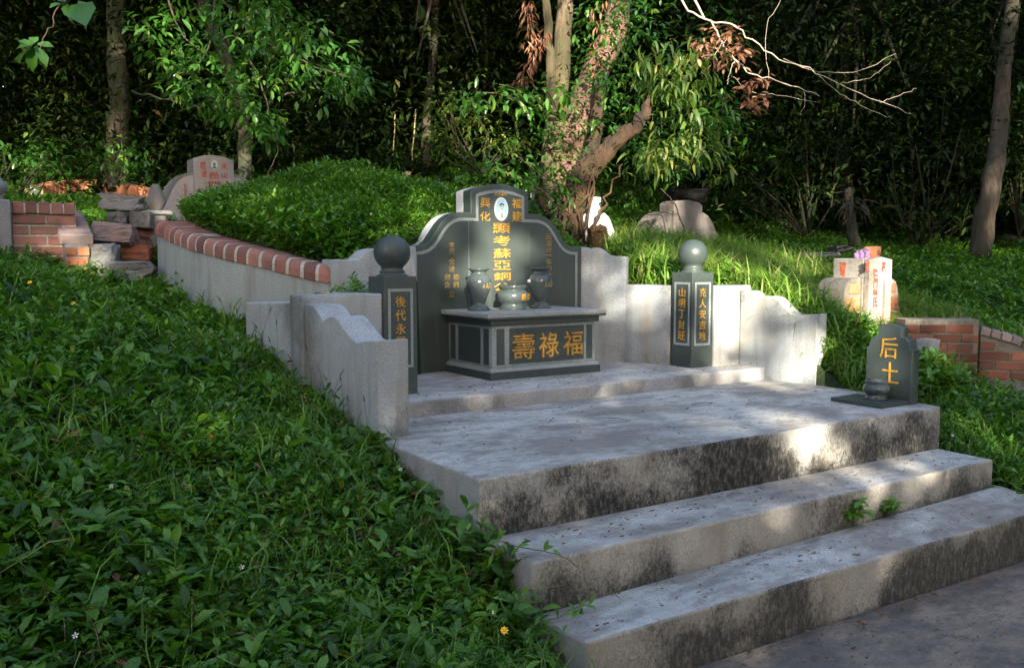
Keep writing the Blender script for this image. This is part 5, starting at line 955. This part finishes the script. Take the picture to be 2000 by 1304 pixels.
# forest canopy added overhead to block sky light; dark depth of the wood behind
n = 2600; cx_, cy_ = rng.uniform(-22, 36, n), rng.uniform(10, 34, n); cz_ = rng.uniform(5.5, 9.5, n)+.12*cy_; stuff(cloud('sky_block_canopy', np.c_[cx_, cy_, cz_], .9, 36, .45, .5, M_LEAFF))
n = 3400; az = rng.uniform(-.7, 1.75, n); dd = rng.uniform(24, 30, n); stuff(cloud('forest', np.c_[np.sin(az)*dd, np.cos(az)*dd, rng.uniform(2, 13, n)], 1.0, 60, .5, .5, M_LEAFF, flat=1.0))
mb = MB()
for i in range(20):
    u = random.uniform(-100, 2100); d = random.uniform(15, 21)
    if 1060 < u < 1260: continue
    limb(mb, [(u, 420, d), (u+random.uniform(-25, 25), 250, d), (u+random.uniform(-50, 50), 60, d), (u+random.uniform(-80, 80), -160, d)], random.uniform(3, 7), random.uniform(2, 4), 8, .15, 100+i, 12)
stuff(mb.build('forest_trunks', M_BARKN))
# unseen thicket added behind and beside the viewer to keep low sky light off
n = 1500; a_ = rng.uniform(math.radians(75), math.radians(300), n); d_ = rng.uniform(14, 19, n); X_, Y_ = 2+np.sin(a_)*d_, 3+np.cos(a_)*d_
side = np.abs(((a_-(SUN_AZ+math.pi)+math.pi) % (2*math.pi))-math.pi) > math.radians(52); Z_ = np.where(side, rng.uniform(-.5, 9, n), rng.uniform(-.5, 3.6, n))
stuff(cloud('forest', np.c_[X_, Y_, Z_], .85, 46, .42, .5, M_LEAFF, flat=.8))
# ---------------------------------------------------------------- unseen trees added to shade the clearing, crown gaps placed to shape sun patches
E1 = np.array([math.cos(SUN_AZ), -math.sin(SUN_AZ), 0]); E2 = np.cross(E1, SDIR); E2 = E2*np.sign(E2[2])
def pq(P): P = np.asarray(P, float); return P@E1, P@E2
bpy.context.view_layer.update(); DG = bpy.context.evaluated_depsgraph_get()
GAPS = []          # (p, q, rp, rq, strength)
def gap(u, v, rp, rq=None, s=1., **k):
    o = camo.matrix_world.translation; d = at(u, v, d=1)-CC; hit, loc, *_ = SC.ray_cast(DG, o, Vector(d))
    P = at(u, v, **k)
    if hit and abs((Vector(P)-loc).length) < 3.5: P = np.array(loc)
    p, q = pq(P); GAPS.append((p, q, rp, rq or rp, s))
for a in [(965, 470, .20, .26, .85, 6.7), (935, 520, .12, .2, .7, 6.7), (1010, 500, .14, .2, .6, 6.7), (950, 395, .14, .06, .6, 6.7), (960, 585, .28, .07, .8, 6.4), (1010, 640, .10, .12, .35, 6.1), (1417, 640, .13, .36, 1, 6.95), (1612, 690, .10, .40, 1, 6.5), (1560, 620, .18, .06, .8, 6.6),
 (1440, 722, .28, .08, .95, 6.7), (1540, 745, .25, .08, .9, 6.2), (1250, 735, .22, .05, .6, 6.3), (1330, 800, .30, .06, .45, 5.6), (1430, 830, .3, .06, .35, 5.3), (1590, 880, .12, .20, 1, 5.07), (1700, 890, .25, .14, .4, 5.1), (1620, 945, .3, .06, .9, 4.9), (1790, 915, .25, .10, .5, 5.1), (1880, 930, .2, .12, .4, 5.1), (1640, 870, .1, .08, .8, 5.1),
 (1260, 530, .32, .22, .9, 7.8), (1420, 515, .35, .22, .9, 7.8), (1520, 540, .35, .25, .97, 7.6), (1600, 570, .30, .25, .97, 7.3), (1660, 620, .25, .28, .97, 7.0), (1240, 500, .3, .2, .8, 8.4), (1500, 500, .5, .2, .9, 8.5), (1470, 570, .3, .15, .9, 7.2), (1340, 520, .25, .2, .85, 7.8), (1560, 500, .5, .15, .7, 8.5), (1650, 660, .2, .2, .8, 6.9),
 (1700, 580, .30, .36, 1, 7.4), (1640, 570, .22, .3, 1, 7.3), (1745, 570, .12, .2, .9, 7.4), (1690, 500, .2, .12, .9, 7.5), (1665, 690, .2, .2, .6, 6.5), (1800, 690, .1, .08, .9, 7.1), (1188, 440, .24, .36, 1, 9.2), (1215, 480, .12, .1, 1, 9.2), (1320, 430, .35, .28, .2, 10.2),
 (1125, 250, .18, .34, .9, 9.7), (1160, 160, .2, .34, .95, 9.9), (1195, 75, .22, .4, .95, 10), (1210, 0, .25, .3, .9, 10.2), (1095, 130, .12, .5, .9, 9.7), (1100, 30, .14, .4, .9, 9.8), (1080, 270, .1, .2, .6, 9.5), (1130, 420, .2, .2, .4, 9.1), (1245, 250, .15, .15, .6, 9),
 (1300, 60, .6, .4, .6, 9.9), (1330, 180, .45, .5, .75, 9.5), (1340, 280, .35, .3, .8, 9.5), (1270, 250, .3, .3, .6, 9.5), (940, 190, .35, .14, .8, 8.7), (1040, 200, .40, .18, .85, 8.7), (970, 330, .25, .12, .8, 8.5), (1050, 360, .30, .14, .75, 8.5), (1095, 430, .1, .2, .8, 8.5), (1035, 50, .12, .35, .9, 8.8), (1050, 110, .2, .2, .8, 8.9),
 (330, 40, .5, .3, .85, 9.2), (450, 40, .5, .3, .9, 9.2), (540, 70, .4, .3, .9, 9.2), (620, 100, .35, .25, .95, 9), (690, 150, .3, .2, .9, 9), (400, 120, .5, .3, .9, 9), (500, 140, .45, .28, .9, 9), (600, 170, .4, .2, .9, 9), (420, 190, .35, .2, .9, 9), (500, 220, .2, .22, .9, 9), (340, 140, .25, .2, .7, 9), (60, 100, .16, .16, .9, 5), (130, 10, .15, .12, .7, 5), (90, 55, .2, .1, .4, 5),
 (90, 356, .3, .12, .9, 12.6), (150, 352, .35, .13, .75, 12.9), (210, 354, .35, .13, .75, 13), (270, 362, .35, .13, 1, 12.6), (152, 500, .10, .18, 1, 6.75), (30, 480, .1, .1, .3, 7.4), (20, 300, .5, .3, .6, 12.5), (180, 440, .2, .1, .3, 7.4), (230, 250, .25, .5, .45, 13), (400, 370, .35, .3, .10, 9.7),
 (720, 400, .5, .2, .5, 8), (830, 420, .3, .2, .75, 7.6), (600, 370, .5, .12, .5, 8.4), (480, 400, .3, .15, .4, 8), (550, 450, .5, .15, .25, 7), (720, 470, .3, .1, .5, 6.8), (1925, 410, .16, .4, .9, 11), (1935, 360, .10, .12, .7, 11), (1855, 110, .32, .4, .9, 12.6), (1500, 285, .5, .4, .8, 14), (1575, 360, .3, .2, .8, 14), (1370, 355, .8, .18, .8, 14), (1300, 300, .4, .3, .5, 13), (790, 300, .7, .35, .7, 15), (740, 260, .5, .3, .4, 15),
 (1900, 870, .35, .25, .45, 5.5), (1830, 800, .2, .12, .6, 6), (1960, 930, .2, .2, .5, 5), (1850, 600, .8, .3, .3, 8), (1960, 690, .3, .15, .3, 7), (1780, 760, .1, .25, .35, 6.1), (1351, 490, .14, .12, .55, 6.95), (1352, 600, .14, .3, .4, 6.9), (1140, 560, .14, .3, .35, 6.9), (765, 490, .14, .12, .3, 5.5), (1260, 620, .16, .15, .4, 7.1),
 (1385, 50, .2, .18, .9, 7), (1450, 90, .3, .2, .9, 7), (1560, 140, .4, .2, .85, 7), (1680, 180, .4, .2, .8, 7), (1400, 110, .2, .2, .7, 7), (1800, 350, .6, .5, .25, 12), (60, 200, .8, .6, .3, 13), (850, 230, .8, .6, .35, 14)]:
    gap(a[0], a[1], a[2], a[3], a[4], d=a[5])
for _ in range(180): GAPS.append((rng.uniform(-8, 15), rng.uniform(4.8, 13), rng.uniform(.10, .32), rng.uniform(.10, .32), .9))
for u_, v_, d_ in ((940, 250, 13), (900, 210, 13), (985, 280, 13), (30, 320, 11.5), (70, 300, 11.5), (1310, 250, 11.5), (1350, 300, 11.5), (1500, 300, 14), (1990, 330, 12.3)): gap(u_, v_, .35, .3, .75, d=d_)
tp_, tq_ = pq(at(420, 340, d=9.75)); GAPS = [g_ for g_ in GAPS if g_[4] < .5 or math.hypot(g_[0]-tp_, g_[1]-tq_) > .62]
n = 125000; pp_ = rng.uniform(-9, 16, n); qq_ = rng.uniform(-.6, 14, n)
noise = .22*np.sin(pp_*7.1+1)*np.sin(qq_*8.3)+.16*np.sin(pp_*15.7+qq_*5)*np.sin(qq_*17.1+2)
keep = np.ones(n, bool)
for p, q, rp, rq, s in GAPS:
    dd = np.sqrt(((pp_-p)/(rp+.09))**2+((qq_-q)/(rq+.09))**2); keep &= (dd > 1+noise*.6) | (rng.random(n) > s)
pp_, qq_ = pp_[keep], qq_[keep]; dist = rng.uniform(11, 15.5, len(pp_))
PC = pp_[:, None]*E1+qq_[:, None]*E2+(dist-0)[:, None]*SDIR
edges = [-9, -5.5, -2, 1.5, 5, 9, 16]
for i in range(6):
    k = (pp_ >= edges[i]) & (pp_ < edges[i+1]); c = PC[k]; bx, by = c[:, 0].mean(), c[:, 1].mean()
    t = thing('added_shade_tree', 'tall unseen shade tree added behind the viewer to dapple the sunlight, %s of the row' % ('leftmost', 'second from the left', 'third from the left', 'third from the right', 'second from the right', 'rightmost')[i], 'tree', (bx, by, zg(bx, by)), 'unseen trees added to shade the clearing'); mb = MB(); mb.tube([(bx, by, -1), (bx+.2, by, 3), (bx, by+.2, 7), (bx, by, 11)], [.3, .24, .18, .08], 12, 0, .1, True, i); mb.build('trunk', M_BARKN, t)
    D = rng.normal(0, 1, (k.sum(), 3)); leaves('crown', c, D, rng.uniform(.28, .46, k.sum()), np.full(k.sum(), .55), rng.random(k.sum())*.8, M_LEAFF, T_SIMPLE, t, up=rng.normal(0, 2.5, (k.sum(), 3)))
# ---------------------------------------------------------------- small plants, flowers, litter on the stone
def plantlet(name, label, loc, k, h, L, mat=M_LEAFG, group=None, R=.6, sp=.5):
    t = thing(name, label, 'plant', loc, group); mb = MB(); P = []; D = []
    for i in range(k):
        a = i*2.4+random.random(); r = sp*h*random.uniform(.2, 1); e = (loc[0]+math.cos(a)*r, loc[1]+math.sin(a)*r, loc[2]+h*random.uniform(.35, 1)); mb.tube([loc, ((loc[0]+e[0])/2, (loc[1]+e[1])/2, loc[2]+(e[2]-loc[2])*.65), e], [.0025, .002, .0012], 5)
        for j in range(4): P.append(e); b = a+j*1.6+random.uniform(-.4, .4); D.append((math.cos(b), math.sin(b), random.uniform(-.2, .6)))
    mb.build('stems', M_STEM, t); P, D = np.array(P), np.array(D); leaves('leaves', P, D, L*rng.uniform(.7, 1.2, len(P)), np.full(len(P), .55), np.clip(rng.normal(R, .12, len(P)), 0, .94), mat, T_BROAD, t); return t
q = at(1660, 1030, z=.236); plantlet('weed', 'larger leafy green weed growing out of the joint above the lowest step', tuple(q), 20, .17, .07, sp=.45)
q = at(1728, 1015, z=.238); plantlet('weed', 'smaller leafy weed just right of the larger weed on the lowest step', tuple(q), 13, .10, .062, sp=.7)
q = at(1828, 872, z=.432); plantlet('weed', 'small weed hanging at the right end of the platform riser', (q[0], q[1], q[2]+.02), 5, .06, .035, sp=.6)
q = at(1928, 958, z=.245); plantlet('weed', 'flat weed growing at the right end of the lowest tread', tuple(q), 5, .04, .04, sp=1.2)
def vine(label, L, zoff, leafs, Ll):
    P = [at(u, v, z=z) for u, v, z in L]; t = thing('trailing_vine', label, 'vine', tuple(P[0])); mb = MB(); mb.tube(curve(P, 16, .002), [.0022]*len(curve(P, 16)), 6); mb.build('stem', M_TWIG, t); A = []; B = []
    for s, du, dv in leafs:
        i = s*(len(P)-1); a = P[int(i)]+(P[min(int(i)+1, len(P)-1)]-P[int(i)])*(i-int(i)); A.append(a); B.append(RR*du-UU*dv+rng.normal(0, .2, 3))
    A, B = np.array(A), np.array(B); leaves('leaves', A, B, Ll*rng.uniform(.8, 1.2, len(A)), np.full(len(A), .48), rng.uniform(.5, .75, len(A)), M_LEAFG, T_BROAD, t, up=-FF*.6+rng.normal(0, .15, (len(A), 3)))
vine('trailing stem with spaced leaves reaching over the corner of the middle step', [(960, 1090, .52), (975, 1055, .50), (1010, 1067, .49), (1060, 1075, .47), (1095, 1085, .46), (1130, 1108, .40)], 0, [(.05, -.5, .9), (.1, -.9, -.1), (.2, .3, -1), (.22, -.6, .4), (.4, .9, -.5), (.42, -.7, .5), (.6, .9, -.5), (.62, -.1, -.6), (.8, -.4, -1), (.15, .5, .6)], .05)
vine('creeping stem with lobed leaves lying across the left end of the lowest step', [(1035, 1225, .27), (1060, 1212, .27), (1090, 1205, .26), (1115, 1190, .26), (1150, 1180, .26)], 0, [(.05, -.5, .5), (.1, .4, -.3), (.25, .9, -.2), (.3, .2, .6), (.5, -.3, -.8), (.6, .7, -.5), (.7, .6, .3), (.85, .7, -.6), (.95, .8, .1), (1, .5, -.8), (.9, .1, .8)], .042)
# leafy sprig at the platform corner
x = rng.uniform(1.80, 1.92, 26); y = rng.uniform(2.55, 3.3, 26); z = surf(x, y); a = rosettes(x, y, z+.05, 9, .20, .075, (.42, .55)); stuff(leaves('ground_cover', *a, M_LEAFG, T_BROAD))
def flower(name, label, p, r, mat, k=8, group=None, cat='flower'):
    t = thing(name, label, cat, tuple(p), group); p = np.array(p); mb = MB()
    e1 = RR; nrm = (-FF+np.array([0, 0, .9])); nrm /= np.linalg.norm(nrm); e1 = np.cross(nrm, [0, 0, 1]); e1 /= np.linalg.norm(e1); e2 = np.cross(nrm, e1)
    for i in range(k):
        a = 2*math.pi*i/k; d = e1*math.cos(a)+e2*math.sin(a); s = np.cross(nrm, d); mb.add([p+d*r*.15, p+d*r*.6+s*r*.24, p+d*r+nrm*r*.1, p+d*r*.6-s*r*.24], [(0, 1, 2, 3)])
    mb.build('petals', mat, t); mb = MB(); mb.lathe([(.001, -.001), (r*.28, 0), (r*.2, r*.15), (.001, r*.2)], p, 10); mb.tube([p-np.array([0, 0, .10]), p], [.0015, .0015], 5, 1); mb.build('flower_centre', [M_YEL, M_STEM], t); return t
def onlawn(u, v, h=.14):
    lo, hi = 1.2, 16
    for _ in range(40):
        m = (lo+hi)/2; P = at(u, v, d=m)
        if P[2]-float(surf(np.array([P[0]]), np.array([P[1]]))[0])-h > 0: lo = m
        else: hi = m
    return at(u, v, d=lo)
flower('yellow_flower', 'yellow daisy-like flower beside the lowest steps at the bottom of the photo', onlawn(985, 1230, .16), .017, M_YEL, 8)
flower('yellow_flower', 'tiny yellow flower in the leaves below the ruined brick walls, the farther of two', onlawn(58, 551, .13), .016, M_YEL, 8)
flower('yellow_flower', 'tiny yellow flower in the leaves below the ruined brick walls, the nearer of two', onlawn(143, 592, .13), .016, M_YEL, 8)
WF = [(147, 1240, 'in the bottom left corner of the lawn'), (217, 948, 'highest of the loose group low in the left lawn'), (472, 1107, 'in the lower middle of the left lawn'), (782, 916, 'just below the corner of the platform'), (960, 1195, 'just above the yellow flower by the lowest steps'), (216, 622, 'in the leaves below the ruined brick walls'), (465, 660, 'close to the left end of the near wing wall'), (1210, 512, 'right above the low wall beside the altar'), (517, 448, 'on the mound above the brick coping'), (725, 418, 'high on the mound left of the granite headstone'), (1905, 550, 'in the shaded plants at the far right'), (1860, 850, 'beside the right end of the platform')]
for u, v, wh in WF: flower('white_flower', 'tiny white wildflower '+wh, onlawn(u, v, .12), .011, M_WPET, 5, 'tiny white wildflowers in the grass')
def dleaf(label, u, v, z, L, rz, mat=M_DEADL, R=.5, W=.45):
    p = at(u, v, z=z); q = leaves('fallen_leaf', np.array([p+np.array([0, 0, .006])]), np.array([[math.cos(rz), math.sin(rz), .05]]), np.array([L]), np.array([W]), np.array([R]), mat, T_BROAD); tag(q, label, 'leaf')
dleaf('orange brown fallen leaf by the left end of the altar base', 886, 736, .793, .05, .4, R=.7)
dleaf('yellow fallen leaf on the upper step near the return wall', 1228, 708, .793, .05, .2, M_LEAFY, 1)
dleaf('brown curled leaf at the foot of the upper step', 945, 806, .698, .06, .5, R=.2)
dleaf('orange brown leaf on the right end of the lowest tread', 1918, 990, .245, .06, .2, R=.6)
dleaf('small yellow leaf on the platform floor near the right wing wall', 1540, 747, .698, .03, .9, M_LEAFY, 1)
dleaf('small yellow green leaf in the corner behind the lowest tread', 1370, 1107, .25, .03, .9, M_LEAFY, .95)
dleaf('brown leaf on the platform below the right pillar', 1382, 757, .698, .04, .1, R=.5)
dleaf('green leaf lying on the right part of the lowest tread', 1818, 1027, .24, .05, .3, M_LEAFG, .7)
dleaf('pale yellow leaf lying low in the left lawn', 180, 1165, .42, .07, 1.2, M_LEAFY, 1)
TW = [(1418, 968, 1452, 962, .44, 'on the middle tread, left of the two weeds'), (1310, 1068, 1322, 1095, .25, 'on the lowest tread below the black stained riser'), (1560, 905, 1640, 895, .437, 'in the sunlight on the middle tread'), (1180, 815, 1230, 820, .697, 'in the middle of the platform floor'), (1190, 1150, 1215, 1172, .26, 'at the left end of the lowest tread'), (1600, 1160, 1780, 1215, 0.0, 'long one on the dark pavement below the steps'), (1350, 790, 1400, 786, .697, 'on the bright patch of the platform floor')]
for i, (a, b, c, d, z, wh) in enumerate(TW):
    p, q = at(a, b, z=z+.004), at(c, d, z=z+.004); m_ = (p+q)/2+np.array([random.uniform(-.01, .01), random.uniform(-.01, .01), .006]); mb = MB(); mb.tube([p, m_, q], [.0018, .0022, .0012], 5); o = mb.build('twig', M_TWIG); tag(o, 'dry twig '+wh, 'twig', 'dry twigs on the steps and platform')
mb = MB()
for i in range(900):
    z, x0_, x1_, y0_, y1_ = random.choice([(.697, 2.0, 5.2, 3.3, 4.6), (.792, 2.1, 5.2, 4.7, 5.1), (.437, 2.0, 5.2, 2.86, 3.15), (.255, 2.0, 5.2, 2.5, 2.8), (.012, 2.2, 6, 1.2, 2.4), (.012, 2.2, 6, 1.2, 2.4), (.012, 2.2, 6, 2.2, 2.45)])
    x, y = random.uniform(x0_, x1_), random.uniform(y0_, y1_); s = random.uniform(.002, .006)
    mb.obox((x, y, z+s*.3), (s*random.uniform(.5, 2.5)*math.cos(i), s*math.sin(i), 0), (-s*.6*math.sin(i), s*.6*math.cos(i), 0), (0, 0, s*.3))
stuff(mb.build('debris', M_TWIG))
x, y = rng.uniform(2.3, 6, 90), np.r_[rng.uniform(1.2, 2.4, 45), 2.45-np.abs(rng.normal(0, .06, 45))]; az = rng.uniform(0, 6.28, 90); stuff(leaves('leaf_litter', np.stack([x, y, np.full(90, .022)], -1), np.stack([np.cos(az), np.sin(az), rng.normal(0, .12, 90)], -1), rng.uniform(.015, .05, 90), np.full(90, .45), rng.random(90)*.7, M_DEADL))
